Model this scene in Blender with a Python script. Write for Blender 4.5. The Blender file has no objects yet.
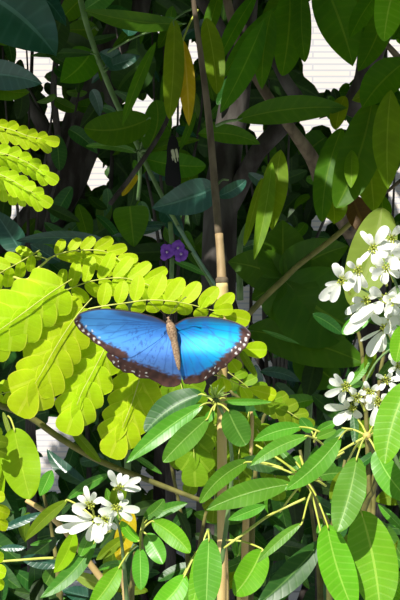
import bpy, math, random
from mathutils import Vector, Matrix, Quaternion
random.seed(11)
R = random.Random(5)
S = bpy.context.scene
COL = S.collection
FPX = 882.0
CAM_H = 1.40
PITCH = math.radians(-6)
CAM = Vector((0, 0, CAM_H))
FWD = Vector((0, math.cos(PITCH), math.sin(PITCH)))
RGT = Vector((1, 0, 0))
UPV = RGT.cross(FWD)

def P(px, py, d):
    """a point seen at (px, py) of the photo, d metres in front of the camera"""
    return CAM + FWD*d + RGT*((px-200)/FPX*d) + UPV*((300-py)/FPX*d)

# ------------------------------------------------------------------ materials
def lin(c):
    c = c/255.0
    return c/12.92 if c <= 0.04045 else ((c+0.055)/1.055)**2.4
def rgb(r, g, b): return (lin(r), lin(g), lin(b), 1)

def new_mat(name):
    m = bpy.data.materials.new(name); m.use_nodes = True
    nt = m.node_tree; nt.nodes.clear()
    return m, nt, nt.nodes, nt.links

def math_node(N, L, op, a, b=None, clamp=False):
    n = N.new('ShaderNodeMath'); n.operation = op; n.use_clamp = clamp
    for i, v in enumerate((a, b)):
        if v is None: continue
        if isinstance(v, (int, float)): n.inputs[i].default_value = v
        else: L.new(v, n.inputs[i])
    return n.outputs[0]

def mix_col(N, L, f, a, b, mode='MIX'):
    n = N.new('ShaderNodeMix'); n.data_type = 'RGBA'; n.blend_type = mode
    for i, v in ((0, f), (6, a), (7, b)):
        if isinstance(v, (int, float)): n.inputs[i].default_value = v
        elif isinstance(v, tuple): n.inputs[i].default_value = v
        else: L.new(v, n.inputs[i])
    return n.outputs[2]

def leaf_mat(name, col, rib, trans=0.35, rough=0.45, vein=0.35, nveins=11, var=0.25, edge=None, spec=0.4, tcol=None, rib_w=0.05):
    m, nt, N, L = new_mat(name)
    uv = N.new('ShaderNodeUVMap'); uv.uv_map = 'UVMap'
    sep = N.new('ShaderNodeSeparateXYZ'); L.new(uv.outputs[0], sep.inputs[0])
    u, v = sep.outputs[0], sep.outputs[1]
    av = math_node(N, L, 'ABSOLUTE', math_node(N, L, 'SUBTRACT', v, 0.5))      # 0 at the rib .. 0.5 at the edge
    # side veins running forward from the rib
    ph = math_node(N, L, 'SUBTRACT', math_node(N, L, 'MULTIPLY', u, nveins*2*math.pi), math_node(N, L, 'MULTIPLY', av, 11.0))
    vs = math_node(N, L, 'POWER', math_node(N, L, 'ABSOLUTE', math_node(N, L, 'SINE', math_node(N, L, 'MULTIPLY', ph, 0.5))), 14.0)
    vs = math_node(N, L, 'MULTIPLY', vs, vein)
    rb = math_node(N, L, 'LESS_THAN', av, rib_w)
    rb = math_node(N, L, 'MULTIPLY', rb, 0.75)
    f = math_node(N, L, 'MAXIMUM', vs, rb, True)
    oi = N.new('ShaderNodeObjectInfo')
    tc = N.new('ShaderNodeTexCoord')
    no = N.new('ShaderNodeTexNoise'); no.inputs['Scale'].default_value = 70; no.inputs['Detail'].default_value = 3
    L.new(tc.outputs['Object'], no.inputs['Vector'])
    val = math_node(N, L, 'ADD', math_node(N, L, 'MULTIPLY', oi.outputs['Random'], var), 1-var*0.5)
    val = math_node(N, L, 'MULTIPLY', val, math_node(N, L, 'ADD', math_node(N, L, 'MULTIPLY', no.outputs[0], 0.5), 0.75))
    base = mix_col(N, L, f, col, rib)
    if edge is not None:
        e = math_node(N, L, 'MULTIPLY', math_node(N, L, 'GREATER_THAN', av, 0.465), 0.6)
        base = mix_col(N, L, e, base, edge)
    hsv = N.new('ShaderNodeHueSaturation'); L.new(base, hsv.inputs['Color']); L.new(val, hsv.inputs['Value'])
    hue = math_node(N, L, 'ADD', math_node(N, L, 'MULTIPLY', oi.outputs['Random'], 0.02), 0.49); L.new(hue, hsv.inputs['Hue'])
    pr = N.new('ShaderNodeBsdfPrincipled')
    pr.inputs['Roughness'].default_value = rough; pr.inputs['Specular IOR Level'].default_value = spec
    L.new(hsv.outputs[0], pr.inputs['Base Color'])
    bu = N.new('ShaderNodeBump'); bu.inputs['Strength'].default_value = 0.35; bu.inputs['Distance'].default_value = 0.0006
    L.new(math_node(N, L, 'SUBTRACT', no.outputs[0], math_node(N, L, 'MULTIPLY', f, 1.2)), bu.inputs['Height'])
    L.new(bu.outputs[0], pr.inputs['Normal'])
    tr = N.new('ShaderNodeBsdfTranslucent')
    t2 = mix_col(N, L, 1.0, hsv.outputs[0], tcol or (1.5, 1.25, 0.5, 1), 'MULTIPLY')
    L.new(t2, tr.inputs['Color'])
    mx = N.new('ShaderNodeMixShader'); mx.inputs[0].default_value = trans
    L.new(pr.outputs[0], mx.inputs[1]); L.new(tr.outputs[0], mx.inputs[2])
    out = N.new('ShaderNodeOutputMaterial'); L.new(mx.outputs[0], out.inputs[0])
    return m

def solid_mat(name, c1, c2=None, scale=60, rough=0.7, bump=0.3, stretch=(1, 1, 1), spec=0.3, dist=0.002, sss=0, lo=0.35, hi=0.65):
    m, nt, N, L = new_mat(name)
    pr = N.new('ShaderNodeBsdfPrincipled'); pr.inputs['Roughness'].default_value = rough
    pr.inputs['Specular IOR Level'].default_value = spec
    tc = N.new('ShaderNodeTexCoord'); mp = N.new('ShaderNodeMapping'); mp.inputs['Scale'].default_value = stretch
    L.new(tc.outputs['Object'], mp.inputs[0])
    no = N.new('ShaderNodeTexNoise'); no.inputs['Scale'].default_value = scale; no.inputs['Detail'].default_value = 5
    L.new(mp.outputs[0], no.inputs['Vector'])
    rp = N.new('ShaderNodeValToRGB'); rp.color_ramp.elements[0].position = lo; rp.color_ramp.elements[1].position = hi
    rp.color_ramp.elements[0].color = c1; rp.color_ramp.elements[1].color = c2 or c1
    L.new(no.outputs[0], rp.inputs[0]); L.new(rp.outputs[0], pr.inputs['Base Color'])
    bu = N.new('ShaderNodeBump'); bu.inputs['Strength'].default_value = bump; bu.inputs['Distance'].default_value = dist
    L.new(no.outputs[0], bu.inputs['Height']); L.new(bu.outputs[0], pr.inputs['Normal'])
    out = N.new('ShaderNodeOutputMaterial'); L.new(pr.outputs[0], out.inputs[0])
    return m

def petal_mat(name, c, tr_amt=0.3):
    m, nt, N, L = new_mat(name)
    pr = N.new('ShaderNodeBsdfPrincipled'); pr.inputs['Roughness'].default_value = 0.6; pr.inputs['Base Color'].default_value = c
    tr = N.new('ShaderNodeBsdfTranslucent'); tr.inputs['Color'].default_value = c
    mx = N.new('ShaderNodeMixShader'); mx.inputs[0].default_value = tr_amt
    L.new(pr.outputs[0], mx.inputs[1]); L.new(tr.outputs[0], mx.inputs[2])
    out = N.new('ShaderNodeOutputMaterial'); L.new(mx.outputs[0], out.inputs[0])
    return m

M = {}
M['gloss'] = leaf_mat('glossy_green_leaf', rgb(88, 150, 36), rgb(150, 196, 96), 0.28, 0.36, 0.12, 13, 0.3, spec=0.5, rib_w=0.024)
M['bright'] = leaf_mat('bright_green_leaf', rgb(104, 176, 26), rgb(160, 208, 80), 0.35, 0.42, 0.2, 13, 0.2, spec=0.4, rib_w=0.025)
M['mid'] = leaf_mat('mid_green_leaf', rgb(70, 128, 34), rgb(126, 172, 80), 0.3, 0.42, 0.14, 11, 0.3, rib_w=0.03)
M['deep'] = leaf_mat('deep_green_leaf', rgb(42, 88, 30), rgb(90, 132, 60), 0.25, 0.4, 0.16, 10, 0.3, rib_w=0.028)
M['olive'] = leaf_mat('olive_green_leaf', rgb(108, 142, 20), rgb(142, 168, 50), 0.5, 0.55, 0.14, 9, 0.25, spec=0.25, rib_w=0.025)
M['hang'] = leaf_mat('hanging_green_leaf', rgb(72, 124, 14), rgb(110, 152, 40), 0.5, 0.5, 0.14, 9, 0.3, spec=0.3, rib_w=0.025)
M['blue'] = leaf_mat('blue_green_leaf', rgb(36, 80, 62), rgb(76, 118, 102), 0.12, 0.3, 0.2, 8, 0.25, spec=0.6, tcol=(1.2, 1.2, 0.7, 1), rib_w=0.03)
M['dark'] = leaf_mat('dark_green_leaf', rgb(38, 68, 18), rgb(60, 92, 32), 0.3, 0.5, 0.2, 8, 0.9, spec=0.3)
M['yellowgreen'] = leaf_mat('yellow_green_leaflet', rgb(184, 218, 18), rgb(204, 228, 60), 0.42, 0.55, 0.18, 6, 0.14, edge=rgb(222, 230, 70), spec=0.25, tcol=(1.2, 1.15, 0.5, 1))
M['frond_shade'] = leaf_mat('shaded_leaflet', rgb(122, 158, 22), rgb(150, 180, 50), 0.42, 0.55, 0.2, 7, 0.2, spec=0.25)  # darker copy of the yellow-green leaflet, shade put into the colour
M['yellow'] = leaf_mat('yellow_leaf', rgb(206, 182, 24), rgb(226, 206, 90), 0.45, 0.5, 0.2, 9, 0.1, tcol=(1.2, 1.1, 0.5, 1))
M['pale'] = leaf_mat('pale_green_leaf', rgb(150, 180, 74), rgb(176, 198, 110), 0.55, 0.5, 0.12, 9, 0.1)
M['lime'] = leaf_mat('lime_green_leaf', rgb(148, 196, 16), rgb(176, 214, 50), 0.45, 0.45, 0.14, 10, 0.1, spec=0.3, rib_w=0.02)
M['lobed'] = leaf_mat('lobed_green_leaf', rgb(66, 108, 10), rgb(104, 140, 40), 0.45, 0.5, 0.12, 7, 0.2, spec=0.3, rib_w=0.02)
M['brownleaf'] = leaf_mat('brown_leaf', rgb(86, 62, 26), rgb(110, 84, 40), 0.3, 0.6, 0.2, 8, 0.1)
M['bark'] = solid_mat('dark_bark', rgb(44, 38, 34), rgb(92, 88, 84), 38, 0.9, 0.8, (1, 1, 0.35), dist=0.006, lo=0.4, hi=0.75)
M['twig'] = solid_mat('grey_brown_twig', rgb(78, 66, 52), rgb(120, 106, 86), 90, 0.85, 0.4, (1, 1, 0.3))
M['cane'] = solid_mat('tan_cane', rgb(128, 104, 74), rgb(176, 152, 112), 80, 0.6, 0.2, (1, 1, 0.25))
M['tan'] = solid_mat('tan_stem', rgb(184, 156, 98), rgb(216, 190, 130), 70, 0.6, 0.2, (1, 1, 0.3))
M['greenstem'] = solid_mat('green_stem', rgb(86, 116, 66), rgb(112, 140, 84), 70, 0.5, 0.1)
M['tealstem'] = solid_mat('grey_green_stem', rgb(86, 120, 98), rgb(110, 142, 116), 70, 0.5, 0.1)
M['olivestem'] = solid_mat('olive_stem', rgb(92, 92, 46), rgb(126, 120, 66), 70, 0.6, 0.2)
M['petiole'] = solid_mat('yellow_petiole', rgb(176, 184, 70), rgb(204, 208, 110), 80, 0.5, 0.1)
M['hub'] = solid_mat('pinkish_node', rgb(190, 160, 90), rgb(204, 186, 110), 80, 0.6, 0.1)
M['white'] = petal_mat('white_bract', rgb(248, 250, 240), 0.35)
M['whitish'] = petal_mat('pale_bract', rgb(214, 222, 204), 0.3)
M['floret'] = petal_mat('yellow_green_floret', rgb(206, 214, 96), 0.3)
M['bud'] = petal_mat('pale_green_bud', rgb(168, 196, 104), 0.3)
M['purple'] = petal_mat('purple_petal', rgb(150, 84, 214), 0.35)
M['lilac'] = petal_mat('lilac_petal_centre', rgb(206, 180, 214), 0.2)
M['fur'] = solid_mat('brown_fur', rgb(120, 96, 74), rgb(178, 150, 120), 900, 0.9, 0.5, dist=0.0005)
M['black'] = solid_mat('black_fur', rgb(16, 14, 14), rgb(30, 26, 26), 900, 0.8, 0.3, dist=0.0004)

def wing_mat(name, metallic=0.25, rough=0.52):
    m, nt, N, L = new_mat(name)
    at = N.new('ShaderNodeAttribute'); at.attribute_name = 'Col'
    pr = N.new('ShaderNodeBsdfPrincipled'); pr.inputs['Metallic'].default_value = metallic; pr.inputs['Roughness'].default_value = rough
    pr.inputs['Specular IOR Level'].default_value = 0.3
    L.new(at.outputs[0], pr.inputs['Base Color'])
    out = N.new('ShaderNodeOutputMaterial'); L.new(pr.outputs[0], out.inputs[0])
    return m
M['wing'] = wing_mat('morpho_wing_scales')
M['blackwing'] = wing_mat('black_wing_scales', 0.0, 0.7)

# ------------------------------------------------------------------ object helpers
def link(name, verts, faces, mat, parent=None, uvs=None, smooth=True, cols=None, origin=None):
    """one mesh object; verts are world coordinates"""
    inv = Vector((0, 0, 0))
    p = parent
    while p is not None:
        inv += p.location; p = p.parent
    org = origin if origin is not None else Vector((0, 0, 0))
    if parent is not None: org = Vector((0, 0, 0))
    me = bpy.data.meshes.new(name)
    me.from_pydata([tuple(Vector(v)-inv-org) for v in verts], [], faces)
    if uvs:
        ul = me.uv_layers.new(name='UVMap')
        for l in me.loops: ul.data[l.index].uv = uvs[l.vertex_index]
    if cols:
        ca = me.color_attributes.new('Col', 'FLOAT_COLOR', 'POINT')
        for i, c in enumerate(cols): ca.data[i].color = c
    mats = mat if isinstance(mat, list) else [mat]
    for k in mats: me.materials.append(k)
    if smooth: me.polygons.foreach_set('use_smooth', [True]*len(me.polygons))
    me.update()
    o = bpy.data.objects.new(name, me); COL.objects.link(o)
    if parent is not None: o.parent = parent
    else: o.location = org
    return o

def tag(o, label=None, cat=None, group=None, kind=None):
    if label: o['label'] = label
    if cat: o['category'] = cat
    if group: o['group'] = group
    if kind: o['kind'] = kind
    return o

def thing(name, loc, label, cat, group=None):
    o = bpy.data.objects.new(name, None); COL.objects.link(o); o.location = loc
    o.empty_display_size = 0.02
    return tag(o, label, cat, group)

def bez(p0, p1, p2, t): return p0*(1-t)**2 + p1*(2*t*(1-t)) + p2*t**2
def bezd(p0, p1, p2, t): return (p1-p0)*(2*(1-t)) + (p2-p1)*(2*t)

SHAPES = {'lance': (0.75, 0.85), 'ellip': (0.55, 0.60), 'obov': (0.85, 0.38), 'ovate': (0.42, 0.85), 'strap': (0.4, 0.55),
          'leaflet': (0.42, 0.34), 'oval': (0.5, 0.5), 'heart': (0.2, 0.75), 'petal': (0.8, 0.45), 'taper': (0.3, 1.1), 'block': (0.30, 0.20), 'round': (0.42, 0.42)}

def prof(shape, t):
    a, b = SHAPES[shape]
    tm = a/(a+b); mx = (tm**a)*((1-tm)**b)
    return (max(t, 0)**a)*(max(1-t, 0)**b)/mx

class Sheet:
    """collects leaf blades into one mesh"""
    def __init__(self): self.v = []; self.f = []; self.uv = []; self.mi = []
    def blade(self, p0, pm, p2, w, shape='lance', roll=0.0, fold=0.18, wave=0.0, nu=14, nv=6, facing=None, rnd=None, cup=0.0, rib=True):
        r = rnd or R
        base = len(self.v)
        ph = r.random()*6.28
        for i in range(nu+1):
            s = i/nu
            t = 0.5-0.5*math.cos(math.pi*s)            # finer at both ends
            c = bez(p0, pm, p2, t); tg = bezd(p0, pm, p2, t).normalized()
            fc = facing if facing is not None else (CAM-c).normalized()
            side = tg.cross(fc)
            if side.length < 1e-4: side = RGT.copy()
            side.normalize()
            nrm = side.cross(tg).normalized()
            q = Quaternion(tg, roll); side = q @ side; nrm = q @ nrm
            hw = 0.5*w*prof(shape, t)
            hw = max(hw, w*0.012)
            for j in range(nv+1):
                v = -1+2*j/nv
                wv = wave*w*math.sin(ph+t*11+(1.5 if v > 0 else 0))*abs(v)**2
                pt = c + side*(hw*v) + nrm*(fold*hw*(abs(v)-0.5) + wv + cup*hw*v*v)
                self.v.append(pt); self.uv.append((t, 0.5+0.5*v))
        for i in range(nu):
            for j in range(nv):
                a = base+i*(nv+1)+j
                self.f.append((a, a+1, a+nv+2, a+nv+1))
    def build(self, name, mat, parent, origin=None):
        return link(name, self.v, self.f, mat, parent, self.uv, origin=origin)

def tube(pts, radii, n=10, smooth_steps=5, noise=0.0, cap=True):
    """verts, faces of a round tube through pts (Catmull-Rom)"""
    P_ = [Vector(p) for p in pts]
    if len(P_) > 2 and smooth_steps > 1:
        q = [P_[0]*2-P_[1]] + P_ + [P_[-1]*2-P_[-2]]
        rr = [radii[0]] + list(radii) + [radii[-1]]
        out = []; ro = []
        for i in range(1, len(q)-2):
            for k in range(smooth_steps):
                t = k/smooth_steps
                a, b, c, d = q[i-1], q[i], q[i+1], q[i+2]
                out.append(0.5*((2*b)+(c-a)*t+(2*a-5*b+4*c-d)*t*t+(3*b-a-3*c+d)*t**3))
                ro.append(rr[i]*(1-t)+rr[i+1]*t)
        out.append(P_[-1]); ro.append(radii[-1]); P_ = out; radii = ro
    vs = []; fs = []
    prev = None
    for i, p in enumerate(P_):
        tg = (P_[min(i+1, len(P_)-1)]-P_[max(i-1, 0)])
        if tg.length < 1e-9: tg = Vector((0, 0, 1))
        tg.normalize()
        if prev is None:
            a = tg.cross(Vector((0.3, 1, 0.2))).normalized()
        else:
            a = (prev - tg*prev.dot(tg)).normalized()
        prev = a; b = tg.cross(a)
        for k in range(n):
            an = 2*math.pi*k/n
            rr_ = radii[i]*(1+noise*(math.sin(k*2.1+i*0.7)+math.sin(k*1.3-i*0.45))*0.5)
            vs.append(p + a*math.cos(an)*rr_ + b*math.sin(an)*rr_)
    for i in range(len(P_)-1):
        for k in range(n):
            k2 = (k+1) % n
            fs.append((i*n+k, i*n+k2, (i+1)*n+k2, (i+1)*n+k))
    if cap:
        fs.append(tuple(range(n-1, -1, -1))); fs.append(tuple(range((len(P_)-1)*n, len(P_)*n)))
    return vs, fs

def tube_px(name, pts, mat, parent, n=10, noise=0.0, steps=5):
    """pts: (px, py, depth, width in px)"""
    vs, fs = tube([P(a, b, c) for a, b, c, w in pts], [w*0.5*c/FPX for a, b, c, w in pts], n, steps, noise)
    return link(name, vs, fs, mat, parent)

def join(*parts):
    V = []; F = []
    for v, f in parts:
        o = len(V); V += v; F += [tuple(i+o for i in q) for q in f]
    return V, F

def ball(c, r, n=8, m=6, axis=None, st=1.0):
    vs = []; fs = []
    ax = (axis or Vector((0, 0, 1))).normalized()
    q = Vector((0, 0, 1)).rotation_difference(ax)
    for i in range(m+1):
        th = math.pi*i/m
        for k in range(n):
            an = 2*math.pi*k/n
            vs.append(c + q @ Vector((math.sin(th)*math.cos(an)*r, math.sin(th)*math.sin(an)*r, math.cos(th)*r*st)))
    for i in range(m):
        for k in range(n):
            fs.append((i*n+k, (i+1)*n+k, (i+1)*n+(k+1) % n, i*n+(k+1) % n))
    return vs, fs

def leaf(parent, b, t, w, mat, d, d2=None, shape='lance', bow=0, roll=None, fold=0.22, wave=0.03, bulge=0.0, pet=None, name='leaf', petmat='petiole', petw=2.0, cup=0, label=None):
    """one leaf; b, t = base and tip in photo pixels, w = width in px, d/d2 depth at base/tip, bow = sideways bend in px,
    pet = point (px, py[, depth]) where its stalk starts"""
    d2 = d if d2 is None else d2
    p0, p2 = P(b[0], b[1], d), P(t[0], t[1], d2)
    dx, dy = t[0]-b[0], t[1]-b[1]; ln = math.hypot(dx, dy) or 1
    mx, my = (b[0]+t[0])/2 - dy/ln*bow*2, (b[1]+t[1])/2 + dx/ln*bow*2
    dm = (d+d2)/2
    pm = P(mx, my, dm-bulge)
    roll = math.radians(R.uniform(-14, 14) if roll is None else roll)
    sh = Sheet(); sh.blade(p0, pm, p2, w*dm/FPX/max(0.35, math.cos(roll)), shape, roll, fold, wave, 16, 8, cup=cup)
    o = sh.build(name, M[mat], parent)
    if label: o['label'] = label
    if pet is not None:
        dp = pet[2] if len(pet) > 2 else d
        q0 = P(pet[0], pet[1], dp); tip = bez(p0, pm, p2, 0.06)
        mid = (q0+p0)/2 + Vector((0, 0, 0.06*(p0-q0).length))
        r_ = petw*0.5*d/FPX
        vs, fs = tube([q0, mid, p0, tip], [r_*1.15, r_, r_*0.9, r_*0.4], 7, 4)
        link('petiole', vs, fs, M[petmat], o)
    return o

GROUND = 0.0
def ground_under(px, py, d):
    p = P(px, py, d); return Vector((p.x, p.y, GROUND))
def stem(parent, pts, mat, n=10, noise=0.0, to_ground=True, name='stem', steps=5):
    """pts from the top down; carried on to the ground"""
    v = [P(a, b, c) for a, b, c, w in pts]; r = [w*0.5*c/FPX for a, b, c, w in pts]
    if to_ground:
        g = parent.location.copy()
        last = v[-1]
        v.append(Vector(((last.x*0.6+g.x*0.4), (last.y*0.6+g.y*0.4), last.z*0.5))); r.append(r[-1]*1.1)
        v.append(Vector((g.x, g.y, g.z-0.004))); r.append(r[-1]*1.25)
    vs, fs = tube(v, r, n, steps, noise)
    return link(name, vs, fs, M[mat], parent)

exec_sections = []

# ------------------------------------------------------------------ the setting
def setting():
    # paved ground
    m, nt, N, L = new_mat('pale_paving')
    tc = N.new('ShaderNodeTexCoord'); br = N.new('ShaderNodeTexBrick')
    mp = N.new('ShaderNodeMapping'); L.new(tc.outputs['Object'], mp.inputs[0])
    br.inputs['Scale'].default_value = 1.0; br.inputs['Brick Width'].default_value = 0.2; br.inputs['Row Height'].default_value = 0.1
    br.inputs['Mortar Size'].default_value = 0.006
    br.inputs['Color1'].default_value = rgb(176, 180, 184); br.inputs['Color2'].default_value = rgb(160, 166, 174); br.inputs['Mortar'].default_value = rgb(120, 124, 128)
    L.new(mp.outputs[0], br.inputs[0])
    pr = N.new('ShaderNodeBsdfPrincipled'); pr.inputs['Roughness'].default_value = 0.85
    L.new(br.outputs[0], pr.inputs['Base Color'])
    out = N.new('ShaderNodeOutputMaterial'); L.new(pr.outputs[0], out.inputs[0])
    s = 6
    o = link('ground', [(-s, -3, 0), (s, -3, 0), (s, 6, 0), (-s, 6, 0), (-s, -3, -.1), (s, -3, -.1), (s, 6, -.1), (-s, 6, -.1)],
             [(0, 1, 2, 3), (7, 6, 5, 4), (0, 4, 5, 1), (1, 5, 6, 2), (2, 6, 7, 3), (3, 7, 4, 0)], m, smooth=False)
    tag(o, kind='structure')
    # pale block wall far behind
    m2, nt, N, L = new_mat('pale_block_wall')
    tc = N.new('ShaderNodeTexCoord'); mp = N.new('ShaderNodeMapping'); mp.inputs['Rotation'].default_value = (math.radians(90), 0, 0)
    L.new(tc.outputs['Object'], mp.inputs[0])
    br = N.new('ShaderNodeTexBrick'); br.inputs['Scale'].default_value = 1.0
    br.inputs['Brick Width'].default_value = 0.30; br.inputs['Row Height'].default_value = 0.024; br.inputs['Mortar Size'].default_value = 0.0035
    br.inputs['Color1'].default_value = rgb(232, 224, 216); br.inputs['Color2'].default_value = rgb(224, 222, 222); br.inputs['Mortar'].default_value = rgb(192, 196, 206)
    L.new(mp.outputs[0], br.inputs[0])
    no = N.new('ShaderNodeTexNoise'); no.inputs['Scale'].default_value = 3
    L.new(tc.outputs['Object'], no.inputs[0])
    c = mix_col(N, L, math_node(N, L, 'MULTIPLY', no.outputs[0], 0.4), br.outputs[0], rgb(206, 186, 176))
    pr = N.new('ShaderNodeBsdfPrincipled'); pr.inputs['Roughness'].default_value = 0.85
    L.new(c, pr.inputs['Base Color'])
    out = N.new('ShaderNodeOutputMaterial'); L.new(pr.outputs[0], out.inputs[0])
    y = 3.6
    o = link('wall_back', [(-s, y, 0), (s, y, 0), (s, y+.2, 0), (-s, y+.2, 0), (-s, y, 3.4), (s, y, 3.4), (s, y+.2, 3.4), (-s, y+.2, 3.4)],
             [(0, 1, 5, 4), (1, 2, 6, 5), (2, 3, 7, 6), (3, 0, 4, 7), (4, 5, 6, 7), (3, 2, 1, 0)], m2, smooth=False)
    tag(o, kind='structure')
setting()

# ------------------------------------------------------------------ the blue butterfly
def dist_seg(p, a, b):
    ax, ay = a; bx, by = b; px, py = p
    dx, dy = bx-ax, by-ay; l2 = dx*dx+dy*dy or 1e-9
    t = max(0, min(1, ((px-ax)*dx+(py-ay)*dy)/l2))
    return math.hypot(px-ax-t*dx, py-ay-t*dy), t
def dist_poly(p, pts):
    best = 1e9; s = 0; bs = 0; acc = 0
    for i in range(len(pts)-1):
        d, t = dist_seg(p, pts[i], pts[i+1]); ln = math.hypot(pts[i+1][0]-pts[i][0], pts[i+1][1]-pts[i][1])
        if d < best: best = d; bs = acc+t*ln
        acc += ln
    return best, bs
def resample(pts, step, closed=False):
    out = []
    q = pts + ([pts[0]] if closed else [])
    for i in range(len(q)-1):
        a, b = q[i], q[i+1]; n = max(1, int(math.hypot(b[0]-a[0], b[1]-a[1])/step))
        for k in range(n): out.append((a[0]+(b[0]-a[0])*k/n, a[1]+(b[1]-a[1])*k/n))
    if not closed: out.append(q[-1])
    return out
def catmull(pts, k=5):
    q = [pts[0]]+pts+[pts[-1]]; out = []
    for i in range(1, len(q)-2):
        for s in range(k):
            t = s/k; r = []
            for c in (0, 1):
                a, b, cc, d = q[i-1][c], q[i][c], q[i+1][c], q[i+2][c]
                r.append(0.5*(2*b+(cc-a)*t+(2*a-5*b+4*cc-d)*t*t+(3*b-a-3*cc+d)*t**3))
            out.append(tuple(r))
    out.append(pts[-1]); return out
def smooth01(a, b, x):
    t = max(0, min(1, (x-a)/(b-a))); return t*t*(3-2*t)
def mixc(a, b, t): return tuple(a[i]*(1-t)+b[i]*t for i in range(3))
def h2(x, y): 
    n = math.sin(x*12.9898+y*78.233)*43758.5453; return n-math.floor(n)
def vnoise(x, y):
    xi, yi = math.floor(x), math.floor(y); fx, fy = x-xi, y-yi
    fx = fx*fx*(3-2*fx); fy = fy*fy*(3-2*fy)
    return (h2(xi, yi)*(1-fx)+h2(xi+1, yi)*fx)*(1-fy)+(h2(xi, yi+1)*(1-fx)+h2(xi+1, yi+1)*fx)*fy

def wing(name, parent, root, lead, margin, trail, depth_fn, hue, spots, veins, band, D):
    """lead: root->apex, margin: apex->rear corner, trail: corner->root, all in photo px"""
    lead = catmull([root]+lead); margin_s = catmull([lead[-1]]+margin); trail_s = catmull([margin_s[-1]]+trail+[root])
    ms = resample(margin_s, 1.0)
    # scalloped rim
    sc = []; acc = 0
    for i, p in enumerate(ms):
        a = ms[max(0, i-1)]; b = ms[min(len(ms)-1, i+1)]
        nx, ny = (b[1]-a[1]), -(b[0]-a[0]); ln = math.hypot(nx, ny) or 1
        off = 0.9*abs(math.sin(i*math.pi/9.0))
        if (p[0]+nx/ln-root[0])**2+(p[1]+ny/ln-root[1])**2 < (p[0]-root[0])**2+(p[1]-root[1])**2: nx, ny = -nx, -ny
        sc.append((p[0]+nx/ln*off, p[1]+ny/ln*off))
    outline = resample(lead, 1.2)+sc[1:]+resample(trail_s, 1.2)[1:-1]
    n = len(outline); rings = 64
    vs = []; cols = []; fs = []
    lead_r = resample(lead, 3); trail_r = resample(trail_s, 3)
    def colour(x, y):
        dm, sm = dist_poly((x, y), sc); dl, sl = dist_poly((x, y), lead_r); dr = math.hypot(x-root[0], y-root[1])
        far = dr/95.0
        c = hue(x, y, dr)
        # dark veins
        vd = min(dist_poly((x, y), v)[0] for v in veins)
        c = mixc(c, (0.03, 0.10, 0.32), 0.55*(1-smooth01(0.15, 0.75, vd)))
        ns = vnoise(x*0.45, y*0.9)
        # dark rim and band
        bw = band(sm, x, y)*(0.8+0.4*ns)
        brown = mixc((0.035, 0.017, 0.016), (0.10, 0.045, 0.035), vnoise(x*.3+9, y*.3))
        c = mixc(brown, c, smooth01(bw*0.75, bw*1.2, dm))
        # front edge
        if name == 'forewing': c = mixc((0.10, 0.075, 0.085), c, smooth01(0.6, 2.0, dl))
        dl2, _ = dist_poly((x, y), trail_r)
        for (dd, per, rad, o0) in spots:
            k = round((sm-o0)/per)*per+o0
            dd_ = math.hypot(sm-k, dm-dd)
            if 2 < k < len(sc)-1: c = mixc((0.86, 0.84, 0.80), c, smooth01(rad*0.7, rad*1.3, dd_))
        return (c[0], c[1], c[2], 1)
    vs.append(P(root[0], root[1], D+depth_fn(root[0], root[1]))); cols.append(colour(*root))
    for i in range(1, rings+1):
        s = (i/rings)**0.85
        for (x, y) in outline:
            px, py = root[0]+(x-root[0])*s, root[1]+(y-root[1])*s
            vs.append(P(px, py, D+depth_fn(px, py))); cols.append(colour(px, py))
    for k in range(1, n): fs.append((0, 1+k, k))
    for i in range(rings-1):
        for k in range(n-1):
            a = 1+i*n+k; fs.append((a, a+1, a+n+1, a+n))
    # the closing strip along the root line
    for i in range(rings-1):
        a = 1+i*n+n-1; b = 1+i*n; fs.append((a, b, b+n, a+n))
    o = link(name, vs, fs, M['wing'], parent, cols=cols)
    sm_ = o.modifiers.new('thickness', 'SOLIDIFY'); sm_.thickness = 0.0002
    return o

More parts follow.
